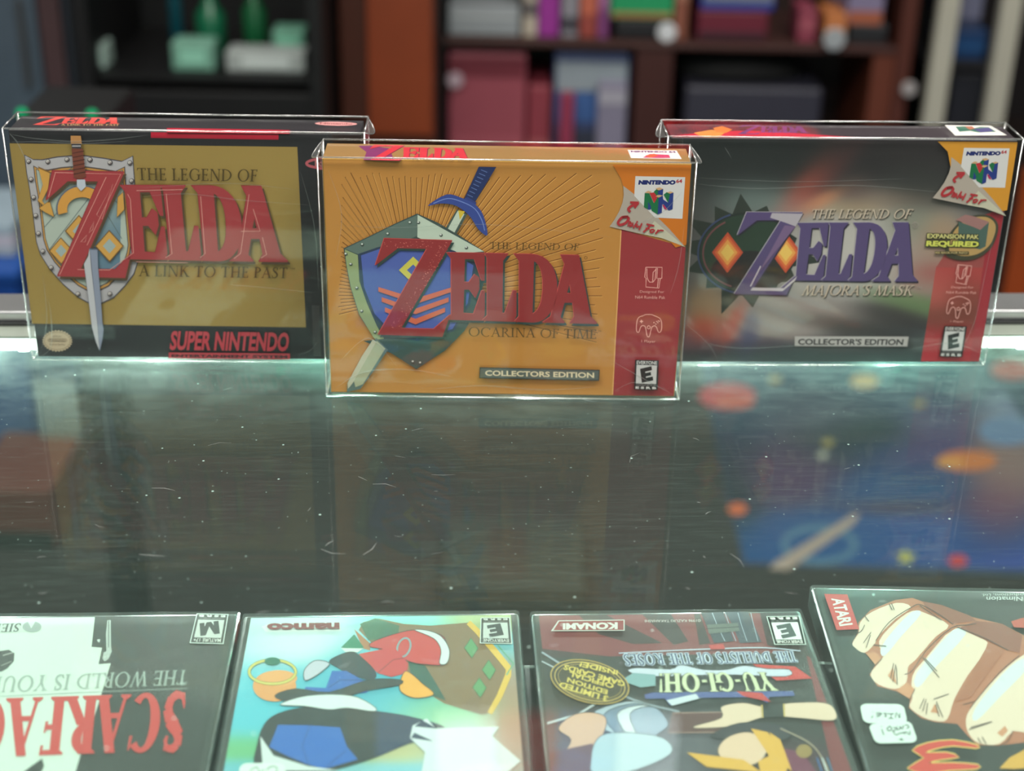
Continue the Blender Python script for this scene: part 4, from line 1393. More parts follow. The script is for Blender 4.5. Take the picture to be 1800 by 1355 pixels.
# ---- first case: black and white cover with red title -----------------------
t, A, rc, m1 = disc_case('black and white game case with a red title, lying leftmost under the glass', -.1300, .6155, rad(3.0), left=False)
A.P(rc, (206, 218, 210))
CP(A, q_(_d1, [(655, 118), (630, 340), (702, 346), (678, 460), (762, 452), (690, 690), (640, 850), (555, 1080), (480, 1330), (1420, 1330), (1640, 90)]), (30, 33, 31), rc)
A.P(q_(_d1, [(738, 158), (762, 156), (764, 340), (770, 370), (748, 420), (720, 440), (705, 420), (712, 380), (732, 370), (728, 250)]), (176, 184, 180))
A.line(q_(_d1, [(748, 160), (747, 345)]), 1.2, (60, 64, 62))
A.P(q_(_d1, [(668, 290), (690, 288), (684, 310), (670, 304)]), (200, 208, 204))
CP(A, q_(_d1, [(-60, 380), (60, 360), (100, 385), (95, 440), (50, 490), (10, 512), (-60, 505)]), (44, 44, 42), rc)
A.line(q_(_d1, [(20, 400), (90, 380)]), 1.6, (170, 170, 164)); A.line(q_(_d1, [(10, 470), (80, 440)]), 1.4, (150, 150, 146))
CP(A, q_(_d1, [(120, 1230), (290, 1108), (304, 1160), (270, 1230)]), (30, 32, 30), rc)
A.ell(*_d1((220, 203)), 16.5, 9.5, (150, 160, 158)); A.P(q_(_d1, [(190, 165), (215, 215), (245, 165)]), (206, 218, 210))
A.build('cover_insert', M_ink_flat, t, 'black and white paper cover')
A.lay += 1
SER = serif_polys
def upto(s, left_frac):
    return None
A.S('SIERRA', q_(_d1, [(140, 236), (-190, 246), (-200, 188), (150, 180)]), (60, 64, 62), .16, .08, .15)
A.S('THE WORLD IS YOURS', q_(_d1, [(1300, 600), (-150, 662), (-150, 552), (1300, 500)]), (150, 162, 156), .15, .07, .18)
A.line(q_(_d1, [(1295, 628), (600, 655), (0, 682)]), 1.0, (150, 162, 156))
A.S('SCARFACE', q_(_d1, [(1290, 1052), (-350, 1112), (-350, 708), (1290, 656)]), (196, 46, 44), .27, .09, .16)
A.build('title_lettering', M_ink_flat, t, 'red and grey title letters')
rating(A, q_(_d1, [(1532, 318), (1312, 312), (1358, 118), (1565, 122)]), 'M', 'MATURE 17+', True)
A.build('rating_label', M_ink_flat, t)
bm = bmesh.new()
box(bm, DW / 2 + .0001, DW / 2 + .0003, DH / 2 - .022, DH / 2 - .004, .002, .0122)
obj('spine_print', bm, solid('red_spine_ink', (150, 30, 30), 0.4), t)

# ---- second case: turquoise cover -------------------------------------------
t, A, rc, m2 = disc_case('turquoise game case with a gold-edged brown board on its cover, second from left', -.1281, .6136, rad(3.3))
D2 = lambda ps: q_(_d2, ps)
A.field(rc, 60, 80, [(*_d2((400, 250)), 80, 30, -20, (214, 226, 232), 1), (*_d2((300, 150)), 60, 14, 0, (190, 214, 216), 1), (*_d2((200, 600)), 60, 60, 0, (84, 186, 206), 1.4), (*_d2((900, 560)), 120, 30, 0, (76, 172, 196), 1.4),
                     (*_d2((1300, 640)), 80, 30, 0, (150, 196, 140), 1.2), (*_d2((200, 860)), 60, 20, 0, (104, 176, 110), 1.6), (*_d2((180, 950)), 50, 12, 0, (96, 176, 200), 1.2), (*_d2((1000, 860)), 70, 14, 0, (196, 186, 120), 1.2), (*_d2((1060, 130)), 60, 12, 0, (136, 206, 200), 1.2),
                     (*_d2((1560, 120)), 60, 14, 0, (166, 176, 122), 1.4), (*_d2((1650, 700)), 40, 60, 0, (170, 120, 96), 1.2), (*_d2((1450, 800)), 60, 40, 0, (210, 220, 222), 1.0), (*_d2((500, 1500)), 300, 100, 0, (150, 190, 200), 1.2)], base=(110, 190, 205))
A.P(D2([(255, 165), (300, 148), (700, 140), (705, 190), (280, 195)]), (216, 226, 226))
A.P(D2([(805, 185), (830, 140), (920, 120), (1060, 150), (1210, 160), (1430, 142), (1490, 185), (1645, 385), (1650, 470), (1545, 655), (1500, 664), (1290, 600), (1190, 540), (1080, 420), (900, 280)]), (132, 104, 76))
A.P(D2([(812, 150), (900, 118), (1035, 160), (1030, 200), (960, 230), (860, 245)]), (62, 98, 74))
A.P(D2([(1085, 360), (1180, 385), (1240, 480), (1300, 585), (1190, 545), (1100, 440)]), (46, 84, 74))
A.P(D2([(780, 180), (870, 260), (870, 300), (830, 290)]), (170, 110, 76))
A.line(D2([(1425, 142), (1475, 190), (1570, 300), (1652, 400), (1650, 440), (1600, 560), (1545, 656)]), [9, 10, 11, 11, 11, 10, 9], (222, 178, 74))
A.line(D2([(1590, 270), (1680, 375), (1640, 440)]), 2.5, (96, 160, 130))
for x, y in ((1440, 288), (1540, 412), (1487, 512)):
    A.P(D2([(x, y - 60), (x + 42, y), (x + 5, y + 58), (x - 40, y - 2)]), (58, 100, 66)); A.P(D2([(x, y - 54), (x + 37, y), (x + 5, y + 52), (x - 35, y - 2)]), (92, 148, 98))
A.P(D2([(705, 285), (780, 210), (835, 285), (790, 300)]), (32, 120, 90)); A.P(D2([(705, 288), (830, 290), (800, 312), (730, 310)]), (214, 222, 222))
# plain patches of the same colours where the figure stood
A.O(smooth_loop(D2([(868, 280), (900, 245), (1080, 190), (1180, 195), (1290, 230), (1300, 372), (1180, 380), (1080, 360), (960, 300)]), 4), (198, 58, 60))
A.O(smooth_loop(D2([(1120, 186), (1200, 190), (1275, 225), (1318, 300), (1305, 372), (1262, 375), (1270, 300), (1230, 235)]), 4), (214, 220, 222))
A.ring(*_d2((1060, 285)), 11, 17, 3.5, (132, 150, 158), rot=20)
A.P(D2([(805, 322), (1005, 282), (1085, 375), (1078, 430), (990, 452), (912, 430)]), (198, 54, 60)); A.line(D2([(912, 430), (1000, 355), (1060, 345)]), 1.2, (110, 26, 36))
A.O(smooth_loop(D2([(640, 360), (760, 310), (830, 350), (900, 425), (880, 468), (760, 440), (690, 400)]), 4), (42, 42, 56))
A.P(D2([(490, 555), (505, 508), (620, 515), (655, 418), (735, 418), (845, 480), (855, 540), (700, 556)]), (40, 92, 178)); A.line(D2([(640, 510), (700, 470), (850, 470)]), 1.2, (22, 50, 110))
A.O(smooth_loop(D2([(1035, 500), (1065, 422), (1110, 440), (1165, 490), (1230, 550), (1130, 572), (1055, 545)]), 4), (236, 164, 62))
A.O(smooth_loop(D2([(500, 470), (500, 410), (560, 360), (640, 375), (600, 420), (540, 460)]), 4), (190, 190, 206))
A.ell(*_d2((330, 505)), 38, 27, (222, 150, 88)); A.ell(*_d2((355, 460)), 32, 14, (228, 160, 98))
A.ring(*_d2((318, 425)), 41, 21, 5.5, (90, 90, 40)); A.ring(*_d2((318, 425)), 41, 21, 4, (206, 196, 104)); A.ell(*_d2((318, 365)), 14, 7, (24, 104, 84))
A.O(smooth_loop(D2([(330, 560), (450, 520), (640, 540), (860, 470), (1040, 470), (1030, 500), (850, 530), (700, 570), (420, 590)]), 3), (44, 44, 46))
A.O(smooth_loop(D2([(245, 980), (235, 830), (290, 700), (420, 640), (640, 615), (880, 645), (1100, 680), (1300, 745), (1200, 800), (1080, 830), (860, 920), (600, 985)]), 4), (36, 38, 44))
A.P(D2([(300, 850), (350, 725), (530, 728), (700, 740), (740, 850), (800, 920), (610, 975), (520, 950), (400, 900)]), (36, 96, 186)); A.line(D2([(530, 728), (485, 845), (525, 955)]), 1.2, (22, 50, 110)); A.line(D2([(610, 975), (735, 870)]), 1.2, (22, 50, 110))
A.O(smooth_loop(D2([(360, 610), (520, 560), (760, 560), (890, 620), (890, 650), (740, 630), (640, 640), (500, 620)]), 4), (214, 222, 226))
A.P(D2([(1110, 730), (1190, 690), (1240, 745), (1600, 735), (1560, 790), (1720, 930), (1640, 1000), (1160, 1000), (1180, 880), (1095, 800)]), (214, 220, 222))
A.P(D2([(1165, 700), (1250, 748), (1120, 735)]), (36, 38, 44)); A.P(D2([(1100, 800), (1230, 820), (1120, 770)]), (36, 38, 44))
A.P(D2([(250, 790), (325, 900), (520, 960), (700, 985), (265, 985)]), (210, 218, 220))
A.build('cover_insert', M_ink_flat, t, 'turquoise paper cover')
A.lay += 1
A.T('namco', D2([(697, 184), (287, 188), (287, 152), (697, 147)]), (132, 52, 58), .05)
A.build('publisher_lettering', M_ink_flat, t, 'dark red lettering')
rating(A, D2([(1667, 265), (1495, 262), (1499, 124), (1655, 122)]), 'E', 'EVERYONE', True)
A.build('rating_label', M_ink_flat, t)
sticker(t, m2, A.l((0, 0)).z + LAYER * (A.lay + 4), D2([(137, 945), (396, 945), (385, 1080), (118, 1080)]),
        [smooth_loop(D2([(190, 990), (225, 968), (238, 978), (245, 1000)]), 3, False), smooth_loop(D2([(255, 985), (262, 992), (270, 982)]), 2, False), smooth_loop(D2([(285, 985), (310, 965), (340, 968), (345, 985), (338, 1000)]), 3, False)])

# ---- third case: dark red striped cover -------------------------------------
t, A, rc, m3 = disc_case('dark red striped game case with a round gold badge on its cover, third from left', .0113, .6206, rad(3.2))
D3 = lambda ps: q_(_d3, ps)
A.P(rc, (122, 46, 52))
for pts in ([(290, 85), (430, 85), (760, 250), (600, 255), (410, 200)], [(640, 85), (800, 85), (900, 240), (820, 260)], [(930, 85), (960, 85), (1020, 250), (960, 260)], [(95, 280), (540, 330), (620, 560), (130, 650)], [(1290, 85), (1500, 85), (1580, 330), (1330, 260)]):
    CP(A, D3(pts), (52, 34, 36), rc)
A.field(clip(D3([(95, 300), (1560, 270), (1780, 1000), (150, 1000)]), rc)[:4] if len(clip(D3([(95, 300), (1560, 270), (1780, 1000), (150, 1000)]), rc)) == 4 else D3([(100, 330), (1540, 300), (1700, 1000), (150, 1000)]), 30, 24,
        [(*_d3((300, 450)), 60, 60, 0, (34, 40, 38), 1), (*_d3((900, 480)), 120, 40, 0, (46, 52, 54), 1), (*_d3((1500, 760)), 80, 60, 0, (40, 40, 40), 1.2), (*_d3((700, 800)), 120, 60, 0, (86, 84, 96), 1), (*_d3((1500, 880)), 50, 30, 0, (98, 40, 66), 1), (*_d3((250, 800)), 60, 60, 0, (108, 80, 84), .8)], base=(60, 50, 52))
A.P(D3([(968, 84), (1090, 80), (1150, 240), (1040, 250), (1005, 170)]), (48, 54, 68)); A.P(D3([(1100, 80), (1225, 78), (1300, 245), (1180, 250), (1140, 150)]), (56, 62, 78))
for k in range(4):
    A.line(D3([(1030 + 70 * k, 85), (1060 + 66 * k, 160), (1100 + 60 * k, 240)]), 1.5, (150, 160, 178))
A.P(D3([(1000, 150), (1170, 140), (1180, 185), (1012, 200)]), (96, 100, 96)); A.line(D3([(1000, 172), (1175, 162)]), 1.2, (30, 32, 34))
# silver sweeps and plain colour patches in the lower half
A.line(smooth_loop(D3([(100, 300), (300, 420), (600, 560), (850, 625)]), 4, False), 3.5, (150, 160, 172)); A.line(D3([(100, 350), (240, 420)]), 2.5, (170, 178, 186))
for k, c_ in enumerate([(176, 188, 204), (120, 134, 158), (206, 214, 224), (146, 160, 184)]):
    A.O(smooth_loop(D3([(370 + 70 * k, 640), (560 + 50 * k, 570 + 10 * k), (700 + 30 * k, 600 + 30 * k), (640 + 30 * k, 690 + 20 * k), (480 + 60 * k, 740 + 20 * k)]), 4), c_)
A.line(D3([(130, 690), (300, 640), (430, 560)]), 3.5, (200, 206, 212))
A.O(smooth_loop(D3([(190, 720), (260, 650), (360, 630), (450, 660), (430, 760), (350, 850), (240, 890), (215, 860), (260, 780)]), 4), (214, 168, 140))
A.O(smooth_loop(D3([(370, 860), (420, 760), (560, 740), (760, 770), (800, 860), (560, 960), (380, 960)]), 4), (176, 194, 208)); A.P(D3([(140, 850), (380, 800), (360, 1000), (150, 1000)]), (104, 60, 58))
A.P(D3([(815, 634), (1100, 630), (1130, 690), (1070, 740), (790, 742)]), (92, 54, 54)); A.line(D3([(815, 634), (1100, 630), (1130, 690), (1070, 740), (790, 742)]), 1.2, (186, 150, 140), closed=True)
A.O(smooth_loop(D3([(935, 705), (1080, 660), (1080, 600), (1200, 578), (1320, 600), (1450, 580), (1640, 578), (1700, 620), (1690, 675), (1500, 662), (1330, 655), (1150, 705), (960, 718)]), 4), (226, 198, 176))
A.P(D3([(1295, 590), (1425, 582), (1428, 655), (1300, 660)]), (40, 42, 44)); A.line(D3([(1300, 590), (1305, 660)]), 2.5, (206, 176, 100)); A.line(D3([(1420, 584), (1424, 655)]), 2.5, (206, 176, 100))
A.O(smooth_loop(D3([(1020, 760), (1180, 690), (1400, 700), (1460, 760), (1330, 800), (1120, 780)]), 4), (50, 46, 56))
A.O(smooth_loop(D3([(1060, 850), (1110, 770), (1230, 740), (1330, 800), (1290, 900), (1150, 930)]), 4), (226, 190, 164))
for pts in ([(890, 850), (1200, 890), (1300, 960), (1000, 930)], [(1240, 720), (1330, 740), (1420, 850), (1360, 900)], [(1280, 900), (1400, 840), (1450, 900), (1420, 1000), (1300, 1000)], [(1340, 740), (1400, 780), (1470, 960), (1420, 920)]):
    A.P(D3(pts), (222, 168, 66))
A.P(D3([(1420, 830), (1520, 850), (1600, 960), (1480, 1000)]), (112, 42, 74)); A.line(smooth_loop(D3([(1400, 720), (1560, 800), (1640, 900), (1680, 1000)]), 4, False), 1.6, (190, 170, 150)); A.ell(*_d3((1530, 845)), 14, 12, (150, 122, 70))
for k in range(3):
    A.line(D3([(1600 + 28 * k, 880), (1640 + 28 * k, 990)]), 2.6, ((60, 100, 160), (200, 206, 210), (70, 110, 150))[k])
A.build('cover_insert', M_ink_flat, t, 'dark red paper cover')
A.lay += 1
A.P(D3([(150, 190), (190, 132), (552, 127), (552, 188)]), (206, 206, 200)); A.P(D3([(163, 186), (195, 137), (546, 132), (546, 184)]), (140, 44, 50))
A.T('KONAMI', D3([(514, 180), (215, 182), (215, 147), (514, 142)]), (220, 218, 212), .05)
A.T('\u00a91996 KAZUKI TAKAHASHI', D3([(968, 141), (662, 144), (662, 129), (968, 126)]), (184, 170, 166), .02)
for dx, dy, c_, T_ in ((-1.0, 0, (196, 206, 224), .26), (1.2, .6, (196, 206, 224), .26), (0, -1.2, (196, 206, 224), .26), (0, 0, (58, 70, 112), .15)):
    A.S('THE DUELISTS OF THE ROSES', [(x + dx, y + dy) for x, y in D3([(1498, 360), (556, 380), (540, 318), (1478, 302)])], c_, T_, T_ * .5)
A.line(smooth_loop(D3([(520, 312), (760, 300), (1000, 290), (1300, 282), (1512, 300)]), 4, False), 1.8, (186, 196, 216))
CP(A, D3([(1250, 372), (1480, 385), (1575, 450), (1380, 462)]), (196, 44, 44), rc); A.P(D3([(1010, 268), (1090, 262), (1100, 290), (1020, 292)]), (186, 52, 52))
A.O(smooth_loop(D3([(572, 412), (620, 392), (800, 400), (860, 376), (980, 402), (1110, 402), (1200, 380), (1330, 398), (1448, 402), (1430, 440), (1100, 430), (700, 440)]), 3), (198, 204, 222))
A.P(D3([(530, 462), (600, 420), (720, 430), (720, 490), (640, 500)]), (128, 164, 172))
A.P(D3([(660, 540), (700, 528), (1470, 520), (1480, 545), (1340, 552), (1330, 585), (1270, 552), (880, 558), (800, 598), (770, 560), (665, 562)]), (76, 88, 150))
A.P(D3([(780, 570), (940, 535), (960, 560), (810, 600)]), (206, 214, 226)); A.P(D3([(1160, 520), (1300, 530), (1350, 580), (1200, 548)]), (190, 52, 52))
for dx, dy, c_, b_ in ((-1.2, -.6, (46, 50, 36), .1), (1.2, .8, (46, 50, 36), .1), (0, 0, (206, 212, 176), .035)):
    A.S('YU-GI-OH!', [(x + dx, y + dy) for x, y in D3([(1380, 518), (735, 528), (735, 425), (1335, 418)])], c_, .2 + b_, .09 + b_ * .5)
A.build('title_lettering', M_ink_flat, t, 'outlined title letters')
cxg, cyg = _d3((362, 470))
A.ell(cxg, cyg, 71, 37, (196, 160, 78), rot=14); A.ell(cxg, cyg, 69, 35.5, (52, 46, 32), rot=14); A.ring(cxg, cyg, 63, 32, 1.6, (206, 172, 92), rot=14); A.ell(cxg, cyg, 58, 29, (58, 50, 30), rot=14); A.ring(cxg, cyg, 57, 28, 1.0, (170, 140, 70), rot=14)
for s, q in [('3 LIMITED', [(456, 580), (190, 500), (202, 470), (464, 550)]), ('EDITION', [(456, 542), (236, 472), (242, 446), (460, 516)]), ('OFFICIAL', [(490, 510), (246, 440), (252, 414), (494, 482)]), ('GAME CARDS', [(550, 500), (216, 404), (226, 376), (555, 470)]), ('INSIDE!', [(512, 436), (302, 388), (312, 360), (516, 410)])]:
    A.T(s, D3(q), (222, 196, 96), .03)
A.build('card_badge', M_ink_flat, t, 'oval gold badge')
rating(A, D3([(1536, 266), (1372, 266), (1330, 118), (1500, 115)]), 'E', 'EVERYONE', True)
A.build('rating_label', M_ink_flat, t)

# ---- fourth case: dark cover with a big fist --------------------------------
t, A, rc, m4 = disc_case('dark game case with a large fist on its cover and two stickers, lying rightmost', .1532, .6490, rad(.2))
D4 = lambda ps: q_(_d4, ps)
A.P(rc, (34, 38, 36))
fist = D4([(385, 470), (425, 400), (428, 330), (510, 245), (680, 175), (800, 160), (870, 185), (1010, 215), (1200, 290), (1420, 340), (1571, 420), (1640, 450), (1640, 1150), (1400, 1180), (1250, 1176), (1180, 1110), (1110, 1030), (960, 1018), (860, 990), (775, 920), (785, 860), (690, 805), (560, 770), (505, 690), (545, 622), (480, 545)])
CP(A, fist, (178, 108, 80), rc)
cream, pale, tan_, br = (232, 208, 188), (214, 220, 226), (206, 140, 104), (140, 76, 58)
for pts, c_ in [([(430, 400), (440, 330), (520, 258), (690, 195), (790, 225), (680, 310), (560, 430), (545, 470), (470, 540), (400, 500), (388, 470)], cream),
                ([(570, 460), (680, 330), (800, 250), (900, 270), (1050, 350), (960, 430), (820, 590), (770, 640), (760, 740), (680, 790), (560, 755), (512, 690), (550, 630), (600, 560)], cream),
                ([(640, 420), (790, 262), (860, 270), (720, 430), (610, 560), (580, 520)], pale),
                ([(800, 700), (900, 570), (1100, 370), (1320, 470), (1180, 700), (1090, 860), (1040, 1000), (960, 1010), (865, 980), (782, 915), (800, 850)], cream),
                ([(830, 680), (1080, 385), (1170, 410), (960, 640), (840, 780)], pale),
                ([(1170, 1000), (1220, 900), (1400, 690), (1560, 560), (1640, 560), (1640, 1060), (1500, 1080), (1400, 1170), (1260, 1165), (1190, 1100)], cream),
                ([(1230, 930), (1420, 690), (1560, 580), (1600, 640), (1400, 850), (1240, 1010)], pale)]:
    CP(A, smooth_loop(D4(pts), 3), c_, rc)
for pts, c_ in [([(870, 185), (1000, 210), (1200, 285), (1240, 320), (1080, 340), (900, 240)], br), ([(1240, 320), (1420, 340), (1560, 420), (1540, 540), (1450, 520), (1120, 370)], br), ([(1330, 470), (1440, 520), (1200, 850), (1090, 880), (1200, 700)], (168, 98, 70)),
                ([(480, 545), (545, 540), (590, 585), (545, 625)], tan_), ([(690, 800), (760, 745), (815, 790), (785, 862)], tan_), ([(1385, 1095), (1440, 1045), (1460, 1080), (1420, 1120)], tan_), ([(630, 700), (665, 640), (690, 755)], tan_), ([(925, 950), (955, 895), (985, 960)], tan_)]:
    CP(A, D4(pts), c_, rc)
ink = (64, 40, 34)
for pts in ([(545, 460), (640, 330), (790, 230), (860, 210), (990, 280), (1080, 345)], [(745, 690), (800, 665), (900, 520), (1070, 370), (1180, 350), (1240, 340)], [(1110, 365), (1300, 440), (1460, 525)], [(1200, 925), (1240, 870), (1400, 680), (1540, 560)], [(1150, 900), (1225, 880)], [(818, 790), (780, 870)], [(590, 582), (540, 632)], [(1495, 1080), (1460, 1150), (1400, 1185)], [(470, 350), (450, 390), (415, 410)],
            [(515, 400), (462, 475)], [(480, 510), (510, 420)], [(670, 615), (650, 720)], [(685, 625), (665, 745)], [(690, 640), (695, 765)], [(870, 575), (985, 715)], [(885, 580), (970, 672)], [(880, 860), (850, 930)], [(895, 865), (870, 950)], [(905, 890), (895, 970)], [(965, 880), (1010, 990)], [(960, 900), (985, 985)], [(945, 865), (1050, 828)], [(1190, 1075), (1350, 1020)], [(1200, 1060), (1340, 1022)], [(1250, 1130), (1275, 1170)], [(1280, 1125), (1310, 1175)], [(530, 490), (620, 500)], [(640, 210), (660, 250)], [(655, 205), (675, 250)], [(470, 290), (500, 330)], [(850, 220), (1000, 320)]):
    q = clip(D4(pts) + [D4(pts)[-1]], rc)
    A.line(smooth_loop(D4(pts), 3, False) if len(pts) > 2 else D4(pts), 1.3, ink)
CP(A, D4([(1400, 1345), (1470, 1270), (1640, 1180), (1640, 1340), (1500, 1350)]), (214, 160, 60), rc)
CP(A, D4([(1480, 330), (1560, 305), (1640, 310), (1640, 380), (1500, 370)]), (186, 74, 56), rc)
A.build('cover_insert', M_ink_flat, t, 'dark paper cover with a fist')
A.lay += 1
A.P(D4([(190, 140), (350, 144), (432, 384), (276, 390)]), (196, 52, 52))
A.T('ATARI', D4([(325, 168), (388, 352), (298, 364), (238, 172)]), (226, 226, 220), .03)
A.build('publisher_badge', M_ink_flat, t, 'red publisher badge')
A.T('FUNimation', D4([(1640, 190), (1310, 190), (1310, 160), (1640, 160)]), (196, 204, 200), .01)
A.T('Productions, Ltd.', D4([(1620, 156), (1278, 158), (1278, 138), (1620, 132)]), (186, 194, 190))
A.build('copyright_lettering', M_ink_flat, t)
logo = smooth_loop(D4([(800, 1222), (900, 1172), (1080, 1152), (1250, 1188), (1235, 1206), (1080, 1190), (960, 1210), (885, 1240), (1030, 1236), (1120, 1268), (1000, 1285), (905, 1310), (1080, 1308), (1250, 1322), (1240, 1350), (1050, 1360), (900, 1380), (765, 1345), (880, 1275)]), 2)
lc = (sum(p[0] for p in logo) / len(logo), sum(p[1] for p in logo) / len(logo))
A.line(logo, 3.4, (236, 206, 110), closed=True)
A.P(logo, (206, 60, 48))
A.build('title_lettering', M_ink_flat, t, 'red title letter with a yellow outline')
zs = A.l((0, 0)).z + LAYER * (A.lay + 6)


def _st(p): return (1500 + p[0] * 130 / 1800, 1230 + p[1] * 130 / 1800)


SQ = lambda ps, n=3: smooth_loop(q_(_st, ps), n, False) if len(ps) > 2 else q_(_st, ps)
sticker(t, m4, zs, q_(_st, [(148, 128), (1215, 140), (1320, 612), (240, 606)]),
        [SQ([(1020, 485), (1030, 370), (1060, 350)], 2), SQ([(1060, 370), (1120, 480)], 2), SQ([(1125, 485), (1125, 360)]), SQ([(850, 490), (970, 495)]), SQ([(905, 490), (920, 385)]), SQ([(820, 380), (980, 382)]), SQ([(800, 360), (770, 400), (800, 440), (750, 450)]), SQ([(720, 375), (760, 370), (800, 400)]),
         SQ([(545, 360), (640, 360), (690, 380)]), SQ([(555, 400), (640, 400), (680, 385)]), SQ([(555, 450), (620, 440), (650, 410)]), SQ([(432, 490), (465, 430)]), SQ([(465, 335), (475, 350)])], w=1.5)
sticker(t, m4, zs + .0002, q_(_st, [(350, 640), (1385, 540), (1575, 1085), (530, 1110)]),
        [SQ([(1085, 1010), (1220, 1020)]), SQ([(1160, 970), (1165, 1050)]), SQ([(1360, 800), (1375, 890), (1330, 880), (1280, 830), (1200, 850), (1270, 880)], 3), SQ([(1200, 850), (1100, 870), (1030, 905), (950, 800), (1020, 800)], 3),
         SQ([(1250, 660), (1320, 670), (1340, 720), (1290, 745)]), SQ([(1210, 665), (1190, 760), (1130, 700)]), SQ([(1130, 690), (1120, 760), (1050, 770), (1060, 690)]), SQ([(960, 720), (1020, 740), (1040, 780)]), SQ([(870, 700), (810, 750), (850, 800), (920, 780), (900, 710), (860, 690)]),
         SQ([(680, 765), (735, 910)]), SQ([(670, 695), (685, 710)])], w=1.7)

# ================================================================== BEYOND THE COUNTER
def span(px0, px1, py0, py1, Y):
    """world extents of a pixel rectangle on the upright plane at depth Y: x0, x1, z0 (bottom), z1 (top)"""
    pm = (py0 + py1) / 2
    xm = (px0 + px1) / 2
    return at_y(px0, pm, Y).x, at_y(px1, pm, Y).x, at_y(xm, py1, Y).z, at_y(xm, py0, Y).z


def zat(py, Y, px=900):
    return at_y(px, py, Y).z


_m = {}


def cm(c, rough=.5, metal=0):
    k = (c, rough, metal)
    if k not in _m:
        _m[k] = solid('paint_%d' % len(_m), c, rough, metal, noise=.12, scale=18)
    return _m[k]


def packet(name, label, cat, px0, px1, py0, Y, z0, depth, col, trim=None, group=None, py1=None):
    """a boxed or bound item standing on a board: body plus a printed band or title strip"""
    x0, x1, _, z1 = span(px0, px1, py0, py0 + 2, Y)
    global LAST_Z
    if z0 is None:
        z0 = LAST_Z + .0008
    LAST_Z = z1
    t = thing(name, label, cat, ((x0 + x1) / 2, Y, z0 + .0005), 0, group)
    w, h = x1 - x0, z1 - z0
    obj('body', bx(-w / 2, w / 2, 0, depth, 0, h, bev=min(.004, w * .08)), cm(col), t)
    if trim:
        for nm, (a, b), c in trim:
            obj(nm, bx(-w / 2 * .94, w / 2 * .94, -.0016, .0, h * a, h * b), cm(c), t)
    return t


# --- wooden bookcase ---
YB = 3.0
wood, woodd = (74, 34, 24), (40, 22, 18)
x0, x1, _, _ = span(770, 1600, 0, 250, YB)
zt, zm, zl = .62, zat(78, YB, 1200), -.74
LAST_Z = 0
bc = thing('bookcase', 'dark wooden bookcase full of colourful items behind the counter', 'bookcase', ((x0 + x1) / 2, YB, FLOOR_Z + .001))
w = (x1 - x0) / 2
lz = lambda z: z - FLOOR_Z - .001
for s in (-1, 1):
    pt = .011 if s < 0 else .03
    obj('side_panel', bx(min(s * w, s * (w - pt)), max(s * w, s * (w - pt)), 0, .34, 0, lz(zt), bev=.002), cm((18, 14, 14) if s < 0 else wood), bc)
obj('back_panel', bx(-w, w, .32, .335, 0, lz(zt)), cm(woodd), bc)
for z in (zt - .012, zm - .012, zl - .012, -.98, .12):
    obj('shelf', bx(-w + .0112, w - .0302, .005, .3195, lz(z), lz(z) + .012, bev=.0015), cm((62, 36, 32)), bc)
xd0, xd1, _, _ = span(1116, 1180, 80, 250, YB)
xo = (x0 + x1) / 2
obj('divider', bx(xd0 - xo, xd1 - xo, .01, .32, lz(zl), lz(zm) - .0125), cm((58, 26, 22)), bc)
xd0, xd1, _, _ = span(1530, 1560, 80, 250, YB)
obj('divider', bx(xd0 - xo, xd1 - xo + .02, .01, .32, lz(zl), lz(zm) - .0125), cm((92, 44, 28)), bc)
g1 = 'items on the upper bookcase shelf'
Yi = 3.03
zs1 = zm + .0005
packet('storage_tub', 'pale grey plastic tub at the left end of the upper shelf', 'tub', 788, 914, 12, Yi, zs1, .24, (136, 142, 146), [('lid_rim', (.62, .72), (170, 174, 176))])
packet('book', 'cream spine on the upper shelf beside the grey tub', 'book', 921, 947, -60, Yi, zs1, .2, (170, 160, 146), [('title_strip', (.3, .5), (90, 84, 84))], g1)
packet('book', 'purple spine on the upper shelf', 'book', 949, 986, -70, Yi, zs1, .2, (140, 44, 136), [('title_strip', (.6, .75), (180, 90, 176))], g1)
packet('book', 'silver grey spine between the purple and the brick red one', 'book', 990, 1020, -66, Yi, zs1, .2, (128, 126, 134), [('title_strip', (.1, .28), (60, 58, 66))], g1)
packet('book', 'brick red spine beside the silver grey one', 'book', 1023, 1054, -70, Yi, zs1, .2, (140, 62, 54), [('title_strip', (.3, .6), (176, 92, 70))], g1)
packet('book', 'plum spine at the right end of the row of spines', 'book', 1056, 1074, -64, Yi, zs1, .2, (116, 58, 110), [('title_strip', (.4, .6), (150, 96, 140))], g1)
packet('speaker', 'small black box under the bright green carton', 'speaker', 1082, 1180, 36, Yi, zs1, .16, (14, 14, 18), [('grille', (.15, .85), (24, 24, 28))])
packet('carton_box', 'bright green carton resting on the small black box', 'box', 1076, 1188, -46, Yi, None, .16, (26, 140, 88), [('orange_band', (.05, .16), (150, 110, 60))])
packet('book', 'tan brown spine right of the bright green carton', 'book', 1192, 1216, -70, Yi, zs1, .2, (126, 74, 58), [('title_strip', (.5, .7), (160, 110, 90))], g1)
packet('carton_box', 'crimson carton under the cobalt blue one on the upper shelf', 'box', 1228, 1352, 20, Yi, zs1, .18, (96, 26, 44), [('label_strip', (.1, .3), (50, 30, 40))])
packet('carton_box', 'cobalt blue carton lying on the crimson carton', 'box', 1236, 1366, -40, Yi, None, .18, (34, 54, 140), [('label_strip', (.25, .6), (110, 116, 130))])
packet('plush_toy', 'dusty pink soft lump beside the orange tin', 'soft toy', 1406, 1438, 18, Yi, zs1, .1, (128, 54, 72), [('patch', (.4, .7), (150, 76, 90))])
